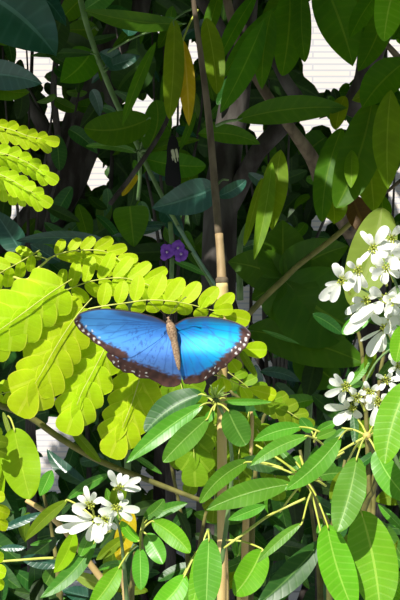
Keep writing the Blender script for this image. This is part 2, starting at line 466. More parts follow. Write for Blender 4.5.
def morpho():
    D = 0.598
    t = thing('butterfly', P(172, 340, D), 'large blue butterfly with spread wings, brown white-spotted rims, on yellow-green fronds', 'butterfly')
    def hueL(x, y, dr):  # left wing bluer than the right: angle-dependent sheen put into the colour
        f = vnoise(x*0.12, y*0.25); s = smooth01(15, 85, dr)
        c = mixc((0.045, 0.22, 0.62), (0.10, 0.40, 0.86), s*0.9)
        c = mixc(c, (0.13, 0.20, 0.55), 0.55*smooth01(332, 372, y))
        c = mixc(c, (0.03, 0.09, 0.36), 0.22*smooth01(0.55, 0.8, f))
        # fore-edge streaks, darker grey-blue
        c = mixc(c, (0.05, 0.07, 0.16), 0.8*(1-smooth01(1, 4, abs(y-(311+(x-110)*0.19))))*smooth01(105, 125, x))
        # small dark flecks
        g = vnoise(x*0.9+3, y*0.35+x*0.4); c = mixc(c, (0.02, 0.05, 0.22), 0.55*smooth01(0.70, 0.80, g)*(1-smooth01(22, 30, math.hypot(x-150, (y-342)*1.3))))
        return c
    def hueR(x, y, dr):  # right wing more cyan, sheen from its angle painted in
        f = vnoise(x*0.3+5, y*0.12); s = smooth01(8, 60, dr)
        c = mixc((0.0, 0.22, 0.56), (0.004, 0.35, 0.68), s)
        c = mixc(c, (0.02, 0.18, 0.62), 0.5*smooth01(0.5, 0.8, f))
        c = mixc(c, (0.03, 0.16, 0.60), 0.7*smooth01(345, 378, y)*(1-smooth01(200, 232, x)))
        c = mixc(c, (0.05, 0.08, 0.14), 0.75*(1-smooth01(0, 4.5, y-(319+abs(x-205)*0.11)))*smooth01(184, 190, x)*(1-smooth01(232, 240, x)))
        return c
    def fan(root, tips): return [[root, ((root[0]+a[0])/2+(1 if a[0] > root[0] else -1)*0.8, (root[1]+a[1])/2-1.5), a] for a in tips]
    dpl = lambda x, y: -0.012*((172-x)/97.0)**2 - 0.004*((172-x)/97) + 0.0025*math.sin((y-318)*0.12)
    dpr = lambda x, y: -0.015*((x-175)/75.0)**2 + 0.0025*math.sin((y-318)*0.12)
    # hindwings first (they lie behind the forewings)
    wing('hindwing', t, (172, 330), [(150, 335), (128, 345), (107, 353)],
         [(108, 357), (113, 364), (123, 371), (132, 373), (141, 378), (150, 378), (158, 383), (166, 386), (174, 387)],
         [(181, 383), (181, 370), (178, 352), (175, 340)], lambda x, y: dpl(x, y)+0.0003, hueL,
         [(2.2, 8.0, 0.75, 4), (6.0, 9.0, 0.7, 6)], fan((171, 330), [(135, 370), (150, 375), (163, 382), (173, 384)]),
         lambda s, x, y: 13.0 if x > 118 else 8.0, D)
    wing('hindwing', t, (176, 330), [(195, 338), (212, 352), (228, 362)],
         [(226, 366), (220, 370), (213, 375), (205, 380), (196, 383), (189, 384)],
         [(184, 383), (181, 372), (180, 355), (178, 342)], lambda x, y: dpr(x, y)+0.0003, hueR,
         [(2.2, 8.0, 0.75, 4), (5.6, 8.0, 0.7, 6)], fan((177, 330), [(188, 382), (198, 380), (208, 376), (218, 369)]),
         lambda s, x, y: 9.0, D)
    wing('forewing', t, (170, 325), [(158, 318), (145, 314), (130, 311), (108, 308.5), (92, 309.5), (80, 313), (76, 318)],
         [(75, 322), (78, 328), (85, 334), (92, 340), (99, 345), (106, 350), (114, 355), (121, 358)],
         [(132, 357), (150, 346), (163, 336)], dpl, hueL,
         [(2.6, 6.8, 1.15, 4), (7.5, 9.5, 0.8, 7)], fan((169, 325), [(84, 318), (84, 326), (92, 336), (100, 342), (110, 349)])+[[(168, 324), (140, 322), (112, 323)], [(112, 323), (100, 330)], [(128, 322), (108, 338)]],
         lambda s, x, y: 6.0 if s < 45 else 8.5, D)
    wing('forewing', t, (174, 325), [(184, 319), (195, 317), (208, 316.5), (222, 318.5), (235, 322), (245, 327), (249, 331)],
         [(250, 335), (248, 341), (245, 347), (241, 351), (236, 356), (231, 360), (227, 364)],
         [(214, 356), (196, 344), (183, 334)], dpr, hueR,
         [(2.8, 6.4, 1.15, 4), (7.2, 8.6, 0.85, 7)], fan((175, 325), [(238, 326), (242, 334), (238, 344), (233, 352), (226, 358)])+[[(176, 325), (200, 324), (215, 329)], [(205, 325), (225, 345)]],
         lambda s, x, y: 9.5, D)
    # body: head, thorax and abdomen in one surface
    body = [(167.5, 317, 2.4), (168.2, 318.5, 4.4), (169, 321, 5.4), (169.5, 322.5, 4.6), (170.5, 326, 8.0), (172, 332, 8.6), (173.5, 338, 7.2), (174.3, 341, 6.0),
            (175.2, 346, 6.4), (176.3, 352, 6.0), (177.6, 359, 5.0), (178.6, 366, 3.6), (179.2, 370, 1.6)]
    vs, fs = tube([P(a, b, D-0.0035) for a, b, w in body], [w*0.58*D/FPX for a, b, w in body], 14, 4, 0.04)
    link('body', vs, fs, M['fur'], t)
    eyes = join(ball(P(166.2, 319, D-0.005), 0.0009), ball(P(170.2, 318.4, D-0.005), 0.0009))
    link('eyes', eyes[0], eyes[1], M['black'], t)
    for pts in ([(167, 317.5), (160, 311), (152, 304), (147, 300)], [(169, 317), (174, 309), (181, 301), (186, 297)]):
        w = [0.5, 0.4, 0.4, 1.1]
        vs, fs = tube([P(x, y, D-0.006-0.004*i) for i, (x, y) in enumerate(pts)], [q*0.5*D/FPX for q in w], 6, 4)
        link('antenna', vs, fs, M['twig'], t)
morpho()

def longwing():
    D = 0.88
    t = thing('butterfly', P(172, 138, D), 'small black butterfly with closed wings and a cream patch, hanging among shaded leaves', 'butterfly')
    # folded wing: outline in px
    out1 = catmull([(172, 186), (166, 184), (165, 172), (166.5, 160), (167, 148), (169, 139), (173, 135.5), (177, 139), (179, 148), (179, 158), (180, 170), (181, 180), (179, 187), (172, 186)], 6)
    for k, dz in enumerate((-0.0012, 0.0012)):
        c = (172.5, 162); vs = [P(c[0], c[1], D+dz)]; cols = []; n = len(out1)-1; rings = 26; fs = []
        def colr(x, y):
            base = (0.006, 0.005, 0.006)
            for (ax, ay, bx, by, r) in ((172.5, 151, 174, 157, 1.7), (176.2, 150, 177.6, 157, 1.3), (172, 157, 173, 160, .6), (174.4, 157, 175.6, 162, .7), (177.2, 156, 177.8, 161, .6)):
                d, _ = dist_seg((x, y), (ax, ay), (bx, by))
                base = mixc((0.62, 0.60, 0.42), base, smooth01(r*0.7, r*1.2, d))
            return (*base, 1)
        cols.append(colr(*c))
        for i in range(1, rings+1):
            s = i/rings
            for (x, y) in out1[:n]:
                px, py = c[0]+(x-c[0])*s, c[1]+(y-c[1])*s
                vs.append(P(px, py, D+dz+(-0.0015 if k == 0 else 0.0015)*(1-s*s))); cols.append(colr(px, py))
        for q in range(n): fs.append((0, 1+q, 1+(q+1) % n))
        for i in range(rings-1):
            for q in range(n): fs.append((1+i*n+q, 1+i*n+(q+1) % n, 1+(i+1)*n+(q+1) % n, 1+(i+1)*n+q))
        link('wing', vs, fs, M['blackwing'], t, cols=cols)
    b = [(172, 134, 1.5), (172.3, 137, 3), (172.5, 141, 3.6), (172.6, 148, 2.8), (172.4, 160, 1.6)]
    vs, fs = tube([P(x, y, D) for x, y, w in b], [w*0.5*D/FPX for x, y, w in b], 8, 4)
    link('body', vs, fs, M['black'], t)
    for s in (-1, 1):
        vs, fs = tube([P(172+s*0.6, 135, D-0.001), P(172+s*3, 129, D-0.004), P(172+s*6, 124, D-0.006)], [0.0002, 0.00018, 0.0004], 5, 4)
        link('antenna', vs, fs, M['black'], t)
longwing()

# ------------------------------------------------------------------ feathery yellow-green fronds
def frond(parent, pts, n, ll, lw, d, d2=None, mat='yellowgreen', ang=52, shape='leaflet', both=(1, 1), grow=(0.75, 1.0, 0.85), tip=True, rib=1.3, name='frond', start=0.04, jit=5, rollj=10, fold=0.12, lean=8, lift=0.003):
    """pts: rachis in px, n pairs, ll/lw leaflet length and width in px; both = scale of the (left, right) row when looking along the rachis"""
    d2 = d if d2 is None else d2
    c = catmull(pts, 8)
    L_ = [0]
    for i in range(1, len(c)): L_.append(L_[-1]+math.hypot(c[i][0]-c[i-1][0], c[i][1]-c[i-1][1]))
    def at(s):
        x = s*L_[-1]
        for i in range(1, len(c)):
            if L_[i] >= x:
                t = (x-L_[i-1])/(L_[i]-L_[i-1]+1e-9)
                return (c[i-1][0]+(c[i][0]-c[i-1][0])*t, c[i-1][1]+(c[i][1]-c[i-1][1])*t), math.atan2(c[i][1]-c[i-1][1], c[i][0]-c[i-1][0])
        return c[-1], math.atan2(c[-1][1]-c[-2][1], c[-1][0]-c[-2][0])
    sh = Sheet(); stalks = []
    for k in range(n):
        s = start+(1-start)*(k+0.5)/n
        (x, y), a = at(s); dd = d+(d2-d)*s
        g = grow[0]+(grow[1]-grow[0])*min(1, s*2) if s < 0.5 else grow[1]+(grow[2]-grow[1])*(s-0.5)*2
        for side, sc in ((-1, both[0]), (1, both[1])):
            if sc <= 0: continue
            an = a+side*math.radians(ang*(1-0.25*s)+R.uniform(-jit, jit))
            l = ll*g*sc*R.uniform(0.93, 1.07)
            ex, ey = x+math.cos(an)*l, y+math.sin(an)*l
            dz = R.uniform(-lift, lift)
            bw = side*l*0.05
            mx, my = (x+ex)/2+math.sin(an)*bw, (y+ey)/2-math.cos(an)*bw
            p0 = P(x+math.cos(an)*0.8, y+math.sin(an)*0.8, dd-0.001); pm = P(mx, my, dd-0.002); p2 = P(ex, ey, dd+0.002+dz)
            sh.blade(p0, pm, p2, lw*g*R.uniform(0.95, 1.05)*dd/FPX, shape, math.radians(R.uniform(-rollj, rollj)+side*lean), fold, 0.01, 10, 6)
    if tip:
        (x, y), a = at(1.0)
        sh.blade(P(x, y, d2), P(x+math.cos(a)*ll*.5, y+math.sin(a)*ll*.5, d2-.002), P(x+math.cos(a)*ll, y+math.sin(a)*ll, d2), lw*1.05*d2/FPX, 'obov', 0.1, fold, 0, 10, 6)
    o = sh.build(name, M[mat], parent)
    rp = [(P(x, y, d+(d2-d)*(L_[i]/L_[-1])-0.0038)) for i, (x, y) in enumerate(c)]
    vs, fs = tube(rp, [rib*0.5*d/FPX*(1-0.5*L_[i]/L_[-1]) for i in range(len(rp))], 6, 1)
    link('rachis', vs, fs, M['petiole'], o)
    return o

def feather_shrub():
    g = ground_under(-60, 300, 0.66)
    t = thing('feathery_shrub', g, 'shrub of big sunlit yellow-green feathery fronds under the blue butterfly', 'shrub')
    stem(t, [(30, 280, 0.63, 2.5), (10, 300, 0.645, 3.5), (-30, 360, 0.66, 6)], 'olivestem')
    Y = 'yellowgreen'
    # upper pinnae reaching right behind the butterfly
    tube_px('leafstalk', [(-6, 268, .632, 3), (24, 280, .625, 2.6), (36, 270, .625, 2.4), (50, 258, .625, 2.2)], M['petiole'], t)
    frond(t, [(46, 260), (62, 253), (84, 250), (106, 252), (124, 264), (140, 280)], 8, 31, 12, .640, .640, Y, 42, both=(0.7, 1.35), rib=1.6)
    frond(t, [(47, 259), (36, 256), (24, 259), (13, 261)], 5, 11, 5, .632, .64, 'olive', 30, both=(0.8, 0.9))
    frond(t, [(46, 296), (66, 290), (92, 281), (122, 278), (146, 284), (160, 292)], 8, 29, 14, .632, .632, Y, 58, both=(1.05, 0.8), rib=1.6)
    frond(t, [(88, 309), (104, 306), (126, 303), (150, 300), (178, 302), (204, 308), (222, 313)], 8, 29, 17, .620, .612, Y, 72, both=(1.0, 0.5), rib=1.6, shape='oval', jit=4)
    # large leaflets hanging in the broad lower pinnae
    frond(t, [(72, 279), (52, 292), (34, 305), (14, 320), (-6, 334), (-22, 346)], 6, 37, 33, .604, .600, Y, 50, shape='block', jit=2, rollj=2, fold=.02, lean=1, lift=.001, both=(0.95, 1.05), grow=(.85, 1, .95))
    frond(t, [(92, 298), (78, 314), (64, 334), (53, 352), (43, 370), (35, 384)], 6, 36, 31, .612, .606, Y, 48, shape='block', jit=2, rollj=2, fold=.02, lean=1, lift=.001, both=(1.0, .95), grow=(.8, 1, .9))
    frond(t, [(116, 322), (108, 342), (99, 360), (90, 377), (82, 392), (77, 405)], 5, 31, 28, .622, .614, Y, 46, shape='block', jit=2, rollj=2, fold=.02, lean=1, lift=.001, grow=(.8, 1, .9))
    frond(t, [(148, 352), (143, 368), (138, 384), (133, 400), (127, 416), (122, 428)], 5, 32, 28, .632, .630, 'yellowgreen', 46, shape='block', jit=2, rollj=2, fold=.02, lean=1, lift=.001, grow=(.9, 1, .85))
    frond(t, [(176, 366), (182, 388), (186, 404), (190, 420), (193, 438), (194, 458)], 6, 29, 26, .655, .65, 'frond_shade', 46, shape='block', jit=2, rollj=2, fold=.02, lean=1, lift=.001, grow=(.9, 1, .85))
    frond(t, [(40, 250), (20, 262), (2, 272), (-14, 284)], 5, 20, 12, .628, .624, Y, 55)
    frond(t, [(30, 385), (16, 390), (0, 394), (-14, 397)], 4, 17, 13, .64, .64, Y, 60)
    # right of the butterfly
    tube_px('leafstalk', [(200, 372, .62, 1.6), (222, 377, .616, 1.4), (246, 388, .612, 1.2)], M['petiole'], t, n=6)
    for b, tt, w in (((238, 349), (267, 350), 17), ((229, 358), (238, 371), 15), ((213, 310), (233, 309), 13), ((200, 309), (208, 296), 9), ((222, 374), (227, 392), 12), ((240, 384), (250, 400), 12), ((248, 388), (276, 396), 15), ((222, 378), (212, 396), 13)):
        leaf(t, b, tt, w, Y, .606 if b[1] < 372 else .616, shape='obov', fold=0.1, name='leaflet', roll=6)
    leaf(t, (240, 350), (257, 377), 8, 'olive', .60, shape='strap', name='leaflet', roll=20)
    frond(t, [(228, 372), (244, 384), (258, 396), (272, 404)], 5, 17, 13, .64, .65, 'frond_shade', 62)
feather_shrub()

def corner_shrub():
    t = thing('feathery_shrub', ground_under(-90, 300, 0.66), 'sunlit yellow-green feathery fronds reaching in from the upper left edge', 'shrub')
    stem(t, [(-20, 122, .60, 3), (-50, 180, .62, 5), (-80, 300, .66, 8)], 'olivestem')
    for a, dd in (((-30, 112), .59), ((-30, 138), .585), ((-30, 160), .58)):
        tube_px('leafstalk', [(-52, 178, .62, 2.4), (a[0]-6, a[1]+6, .60, 2), (a[0], a[1], dd, 1.8)], M['petiole'], t, n=6)
    frond(t, [(-30, 112), (-8, 124), (12, 130), (28, 136), (42, 139)], 7, 18, 11, .59, .59, 'yellowgreen', 42, both=(0.7, 1.2), fold=.2)
    frond(t, [(-30, 138), (-8, 150), (12, 156), (28, 163), (42, 172)], 7, 19, 12, .585, .58, 'yellowgreen', 42, both=(0.75, 1.2), fold=.2)
    frond(t, [(-30, 160), (-8, 171), (8, 178), (22, 186), (36, 195)], 7, 19, 12, .58, .575, 'yellowgreen', 42, both=(0.75, 1.2), fold=.2)
    frond(t, [(-30, 172), (-12, 184), (0, 187), (14, 192), (24, 196)], 6, 16, 10, .590, .590, 'yellowgreen', 70, both=(0.6, 1.0))
corner_shrub()

def shade_fronds():
    t = thing('feathery_shrub', ground_under(240, 700, 0.74), 'shaded green feathery fronds with round leaflets below the blue butterfly', 'shrub')
    stem(t, [(250, 404, .72, 3), (252, 430, .72, 4), (246, 520, .73, 7), (244, 640, .74, 8)], 'tan', name='stem')
    stem(t, [(226, 398, .72, 3), (224, 440, .72, 5), (222, 520, .73, 8), (226, 640, .74, 8)], 'tan', name='stem')
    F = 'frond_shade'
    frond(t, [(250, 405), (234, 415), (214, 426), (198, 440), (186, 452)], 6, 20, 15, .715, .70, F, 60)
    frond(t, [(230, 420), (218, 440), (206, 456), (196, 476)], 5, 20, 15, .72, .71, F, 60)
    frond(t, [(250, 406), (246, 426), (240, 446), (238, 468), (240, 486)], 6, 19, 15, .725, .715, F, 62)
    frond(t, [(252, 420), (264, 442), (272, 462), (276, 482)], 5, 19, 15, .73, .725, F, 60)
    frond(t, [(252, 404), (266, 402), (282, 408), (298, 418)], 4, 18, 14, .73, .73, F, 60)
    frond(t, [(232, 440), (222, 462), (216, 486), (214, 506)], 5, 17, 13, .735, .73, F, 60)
shade_fronds()

def edge_fronds():
    t = thing('feathery_shrub', ground_under(-60, 700, 0.6), 'green round leaflets peeping in at the lower left edge', 'shrub')
    stem(t, [(-14, 420, .58, 3), (-24, 520, .59, 5), (-40, 640, .6, 7)], 'olivestem')
    frond(t, [(-14, 425), (-8, 440), (-6, 452)], 3, 17, 13, .58, .58, 'olive', 70, both=(1, 0.4), tip=False)
    frond(t, [(-14, 490), (-8, 504), (-7, 524)], 3, 18, 14, .58, .58, 'yellowgreen', 72, both=(1, .3), tip=False)
    frond(t, [(-14, 550), (-10, 564), (-9, 584)], 3, 18, 14, .58, .58, 'yellowgreen', 72, both=(1, .3), tip=False)
edge_fronds()

# ------------------------------------------------------------------ white-flowered shrubs
def flower_head(parent, c, tips, d, florets=10, mat='white', spread=5.0, stalk=None, w=9.0):
    """tips: (px, py[, width]); bracts are sub-parts of the head"""
    cols = [P(c[0], c[1], d)]
    fl = []
    for i in range(florets):
        a = i*2.4; r = spread*math.sqrt((i+0.5)/florets)
        q = P(c[0]+math.cos(a)*r, c[1]+math.sin(a)*r, d-0.003*R.random()-0.001)
        dirv = (q-P(c[0], c[1], d+0.012)).normalized()
        fl.append(ball(q, R.uniform(0.7, 1.25)*d/FPX, 6, 5, dirv, 2.1))
        fl.append(tube([P(c[0], c[1], d+0.004), q], [0.5*d/FPX, 0.45*d/FPX], 5, 1))
    V, F = join(*fl)
    h = link('flower_head', V, F, M['floret'], parent)
    if stalk:
        vs, fs = tube([P(stalk[0], stalk[1], stalk[2] if len(stalk) > 2 else d+0.01), P((stalk[0]+c[0])/2+1, (stalk[1]+c[1])/2, d+0.008), P(c[0], c[1], d+0.001)], [1.4*d/FPX, 1.1*d/FPX, 1.0*d/FPX], 7, 4)
        link('flower_stalk', vs, fs, M['petiole'], h)
    for tp in tips:
        ww = tp[2] if len(tp) > 2 else w
        dz = R.uniform(-0.012, 0.004)
        ax, ay = tp[0]-c[0], tp[1]-c[1]
        p0 = P(c[0]+ax*0.12, c[1]+ay*0.12, d); p2 = P(tp[0], tp[1], d+dz); pm = P(c[0]+ax*0.55, c[1]+ay*0.55, d+dz*0.5-0.005)
        sh = Sheet(); rl = math.radians(R.uniform(-30, 30)); sh.blade(p0, pm, p2, ww*d/FPX, 'petal', rl, 0.2, 0.02, 9, 4)
        sh.build('bract', M[mat], h)
    return h

def ring(c, r, n, a0=0, jit=0.25, sq=1.0, w=8):
    return [(c[0]+math.cos(a0+i*6.283/n)*r*R.uniform(1-jit, 1+jit), c[1]+math.sin(a0+i*6.283/n)*r*sq*R.uniform(1-jit, 1+jit), w*R.uniform(.8, 1.15)) for i in range(n)]

def white_right():
    t = thing('flowering_shrub', ground_under(440, 700, .6), 'white-flowered shrub with sprays of white bracts beside the right edge', 'shrub')
    stem(t, [(374, 428, .55, 3), (400, 470, .56, 5), (430, 600, .58, 8)], 'greenstem')
    stem(t, [(386, 262, .55, 2.2), (400, 300, .55, 3), (412, 400, .565, 5), (430, 600, .58, 8)], 'greenstem', to_ground=False)
    tube_px('stem', [(360, 392, .56, 1.8), (378, 360, .56, 2.2), (404, 340, .56, 3)], M['greenstem'], t)
    tube_px('stem', [(345, 282, .56, 1.8), (368, 292, .56, 2.2), (402, 312, .56, 3)], M['greenstem'], t)
    H = [((342, 281), [(334, 263, 9), (340, 266, 7), (320, 300, 12), (331, 302, 10), (325, 285, 5), (350, 290, 8), (352, 272, 7)]),
         ((358, 270), [(348, 288, 9), (357, 293, 9), (366, 288, 8), (347, 262, 6), (360, 258, 6)]),
         ((373, 248), [(361, 231, 7), (368, 234, 7), (387, 226, 11), (360, 262, 6), (376, 265, 8), (388, 256, 9), (395, 246, 8)]),
         ((392, 238), [(384, 226, 7), (400, 226, 8), (380, 246, 8), (402, 250, 9), (390, 255, 8)]),
         ((386, 268), [(374, 256, 9), (398, 258, 9), (372, 275, 9), (400, 276, 9), (384, 284, 9), (404, 264, 9)]),
         ((384, 298), [(344, 334, 12), (350, 322, 10), (402, 288, 11), (370, 288, 9), (376, 314, 9), (396, 312, 10), (406, 300, 9)]),
         ((366, 300), [(352, 300, 7), (345, 314, 8), (358, 318, 9), (378, 292, 8)]),
         ((384, 328), [(360, 341, 4), (368, 356, 13), (380, 352, 11), (398, 318, 10), (402, 340, 10), (372, 314, 8)]),
         ((397, 348), [(402, 362, 9), (404, 340, 9), (390, 360, 7)]),
         ((346, 387), [(329, 380, 8), (325, 396, 8), (340, 402, 8), (334, 374, 5), (353, 372, 6), (356, 392, 6)]),
         ((357, 398), ring((357, 398), 9, 5, 0.4, w=5)),
         ((386, 380), [(376, 374, 5), (392, 372, 5), (402, 378, 6), (380, 390, 6), (400, 392, 7)]),
         ((398, 366), ring((398, 366), 10, 5, 0.1, w=6)),
         ((394, 302), ring((394, 302), 13, 6, .3, w=9)), ((379, 272), ring((379, 272), 12, 5, .9, w=8)), ((392, 322), ring((392, 322), 13, 6, .1, w=9)),
         ((370, 392), ring((370, 392), 10, 5, .5, w=6)), ((394, 398), ring((394, 398), 12, 6, .2, w=7)), ((400, 262), ring((400, 262), 14, 6, .2, w=9)),
         ((352, 408), [(324, 407, 8), (334, 424, 11), (345, 420, 9), (360, 418, 9), (342, 400, 6)]),
         ((378, 402), [(366, 408, 8), (372, 426, 9), (386, 414, 7), (390, 396, 6), (366, 396, 6)])]
    for i, (c, tips) in enumerate(H):
        flower_head(t, c, tips, .545+0.006*(i % 4), 12 if i < 9 else 16, stalk=(c[0]+8, c[1]+14))
    for b, tt, w, m in (((402, 300), (388, 332), 18, 'gloss'), ((372, 312), (342, 334), 16, 'gloss'), ((406, 330), (392, 334), 26, 'bright'), ((400, 355), (377, 380), 10, 'mid'),
                        ((385, 332), (398, 318), 10, 'gloss'), ((372, 345), (368, 378), 12, 'olive'), ((350, 385), (372, 358), 9, 'gloss')):
        leaf(t, b, tt, w, m, .575, shape='ellip')
    leaf(t, (404, 325), (396, 362), 20, 'bright', .53, shape='ellip')
white_right()

def right_shrub():
    """glossy lance leaves on long yellow stalks, lower right"""
    t = thing('leafy_shrub', ground_under(330, 760, .62), 'shrub of glossy green lance leaves on yellow stalks, lower right', 'shrub')
    stem(t, [(306, 480, .55, 6), (318, 510, .57, 5), (330, 620, .6, 7)], 'olivestem')
    stem(t, [(367, 436, .54, 5), (376, 480, .57, 5), (352, 620, .6, 7)], 'olivestem')
    for (x, y, d) in ((306, 480, .549), (367, 436, .539)):
        vs, fs = ball(P(x, y, d), 4.2*d/FPX, 10, 8); link('node', vs, fs, M['hub'], t)
    h1 = (306, 480, .55); h2_ = (367, 436, .54)
    L_ = leaf
    L_(t, (357, 457), (337, 532), 31, 'gloss', .50, .49, 'ellip', bow=-2, pet=h2_, roll=8)
    L_(t, (327, 524), (354, 612), 35, 'bright', .50, .49, 'ellip', bow=3, pet=h1, roll=-5)
    L_(t, (361, 511), (380, 612), 48, 'bright', .515, .50, 'ellip', bow=-3, pet=(352, 498, .56), roll=4)
    L_(t, (376, 451), (410, 500), 26, 'gloss', .53, .50, 'ellip', bow=4, pet=h2_)
    L_(t, (410, 382), (385, 464), 34, 'bright', .49, .48, 'ellip', bow=5)
    L_(t, (341, 436), (285, 490), 21, 'gloss', .515, .50, 'lance', bow=-4, pet=(352, 430, .54), roll=-10)
    L_(t, (292, 484), (206, 510), 24, 'gloss', .53, .52, 'lance', bow=4, pet=h1)
    L_(t, (308, 436), (250, 466), 15, 'gloss', .53, .52, 'lance', bow=4, pet=(330, 452, .55))
    L_(t, (302, 427), (254, 441), 16, 'gloss', .55, .54, 'lance', bow=3, pet=(320, 432, .55))
    L_(t, (247, 462), (200, 503), 17, 'gloss', .55, .53, 'strap', bow=5, pet=(283, 468, .55))
    L_(t, (302, 523), (257, 563), 11, 'gloss', .52, .52, 'lance', bow=2, pet=(312, 490, .55))
    L_(t, (322, 540), (256, 606), 26, 'deep', .54, .53, 'lance', bow=-3, pet=(310, 488, .55))
    L_(t, (306, 556), (270, 608), 14, 'mid', .545, .54, 'lance', bow=-2)
    L_(t, (300, 470), (276, 446), 8, 'mid', .56, .57, 'lance')
    L_(t, (312, 432), (300, 418), 12, 'mid', .56, .56, 'ellip', pet=(314, 438, .55))
    L_(t, (316, 432), (336, 422), 10, 'gloss', .55, .56, 'ellip', pet=(314, 438, .55))
    L_(t, (316, 438), (336, 430), 9, 'gloss', .545, .55, 'ellip', pet=(314, 442, .55))
    L_(t, (344, 470), (330, 500), 12, 'olive', .60, .60, 'lance', pet=h2_)
    for q in (((330, 448), (258, 500)), ((344, 452), (282, 512)), ((300, 456), (262, 446)), ((340, 456), (334, 480)), ((286, 490), (268, 506)), ((326, 486), (350, 500)), ((320, 478), (384, 500))):
        vs, fs = tube([P(*h1), P((h1[0]+q[0][0])/2, (h1[1]+q[0][1])/2-3, .55), P(q[0][0], q[0][1], .555)], [0.0010, 0.0008, 0.0007], 7, 4)
        link('petiole', vs, fs, M['petiole'], t)
    for a, b, w in (((306, 480), (262, 500), 2.6), ((306, 480), (280, 512), 2.4), ((306, 480), (258, 462), 2.4), ((306, 480), (256, 445), 2.6), ((306, 480), (318, 458), 2.4), ((367, 436), (318, 468), 2.6), ((367, 436), (342, 428), 2.2),
                    ((367, 436), (386, 432), 2.2), ((367, 436), (358, 420), 2.2), ((367, 436), (386, 410), 2.2), ((306, 480), (322, 480), 2.8), ((306, 480), (296, 462), 2.2)):
        vs, fs = tube([P(a[0], a[1], .55 if a[0] < 330 else .54), P((a[0]+b[0])/2, (a[1]+b[1])/2-2, .548), P(b[0], b[1], .556)], [w*0.5*.55/FPX, w*.45*.55/FPX, w*.4*.55/FPX], 7, 4)
        link('petiole', vs, fs, M['petiole'], t)
right_shrub()

def corner_right():
    t = thing('leafy_shrub', ground_under(460, 800, .6), 'bright green leaf clump at the bottom right corner', 'shrub')
    stem(t, [(388, 560, .56, 3), (410, 600, .57, 5), (440, 700, .59, 7)], 'olivestem')
    leaf(t, (404, 572), (382, 612), 26, 'bright', .53, .52, 'ellip', pet=(410, 600, .57))
    leaf(t, (392, 560), (372, 580), 12, 'mid', .57, .57, 'lance')
    leaf(t, (372, 600), (398, 540), 9, 'olive', .58, .58, 'lance')
    leaf(t, (396, 548), (376, 556), 8, 'olive', .59, .59, 'lance')
    leaf(t, (380, 520), (404, 560), 14, 'mid', .60, .60, 'lance')
    leaf(t, (404, 530), (378, 504), 10, 'gloss', .6, .6, 'lance')
corner_right()

def centre_shrub():
    t = thing('leafy_shrub', ground_under(200, 820, .62), 'shrub with a bright upright leaf at bottom centre and blue-green leaves above', 'shrub')
    stem(t, [(208, 530, .535, 4), (214, 560, .56, 4), (212, 640, .6, 6)], 'greenstem')
    stem(t, [(216, 398, .57, 4), (226, 424, .58, 3), (232, 470, .60, 4), (222, 560, .61, 5), (212, 640, .61, 6)], 'greenstem')
    c = (208, 530, .535); b = (216, 404, .57)
    leaf(t, (209, 538), (206, 608), 29, 'gloss', .52, .51, 'ellip', pet=c, roll=2)
    leaf(t, (262, 549), (234, 595), 30, 'bright', .54, .53, 'ellip', bow=-3, pet=(226, 540, .56))
    leaf(t, (204, 540), (190, 612), 18, 'bright', .53, .52, 'lance', pet=c, bow=-2)
    leaf(t, (185, 575), (150, 612), 24, 'bright', .53, .52, 'ellip', pet=(200, 548, .54), bow=-4)
    leaf(t, (182, 578), (184, 604), 14, 'gloss', .55, .55, 'ellip', pet=(200, 548, .54))
    leaf(t, (266, 505), (228, 520), 12, 'gloss', .55, .55, 'lance')
    tube_px('petiole', [(306, 498, .55, 2.6), (270, 515, .55, 2.6), (246, 532, .54, 3), (224, 548, .54, 2)], M['petiole'], t)
    # leaves by the bud, the deep one darkened in colour to stand for shade
    leaf(t, (228, 410), (246, 445), 27, 'mid', .55, .55, 'oval', bow=1, pet=b)
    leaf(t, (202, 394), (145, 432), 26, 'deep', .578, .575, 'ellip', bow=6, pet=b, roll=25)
    leaf(t, (204, 404), (126, 463), 19, 'gloss', .56, .55, 'lance', bow=3, pet=b)
    leaf(t, (208, 418), (163, 462), 23, 'gloss', .55, .545, 'ellip', bow=1, pet=b)
    leaf(t, (214, 410), (205, 424), 9, 'gloss', .56, .56, 'lance', pet=b)
    leaf(t, (222, 402), (272, 402), 7, 'gloss', .57, .57, 'lance', pet=b)
    leaf(t, (222, 398), (284, 404), 5, 'olive', .575, .58, 'lance', pet=b)
    bud = []
    for i in range(16):
        a = -math.pi*0.5 + R.uniform(-1.5, 1.5); r = R.uniform(7, 16)
        p0 = P(215, 398, .572); p1 = P(215+math.cos(a)*r, 398+math.sin(a)*r, .565-R.random()*.01)
        bud.append(tube([p0, (p0+p1)/2, p1], [0.0004, 0.0006, 0.0002], 6, 3))
    V, F = join(*bud); link('flower_bud', V, F, M['bud'], t)
centre_shrub()

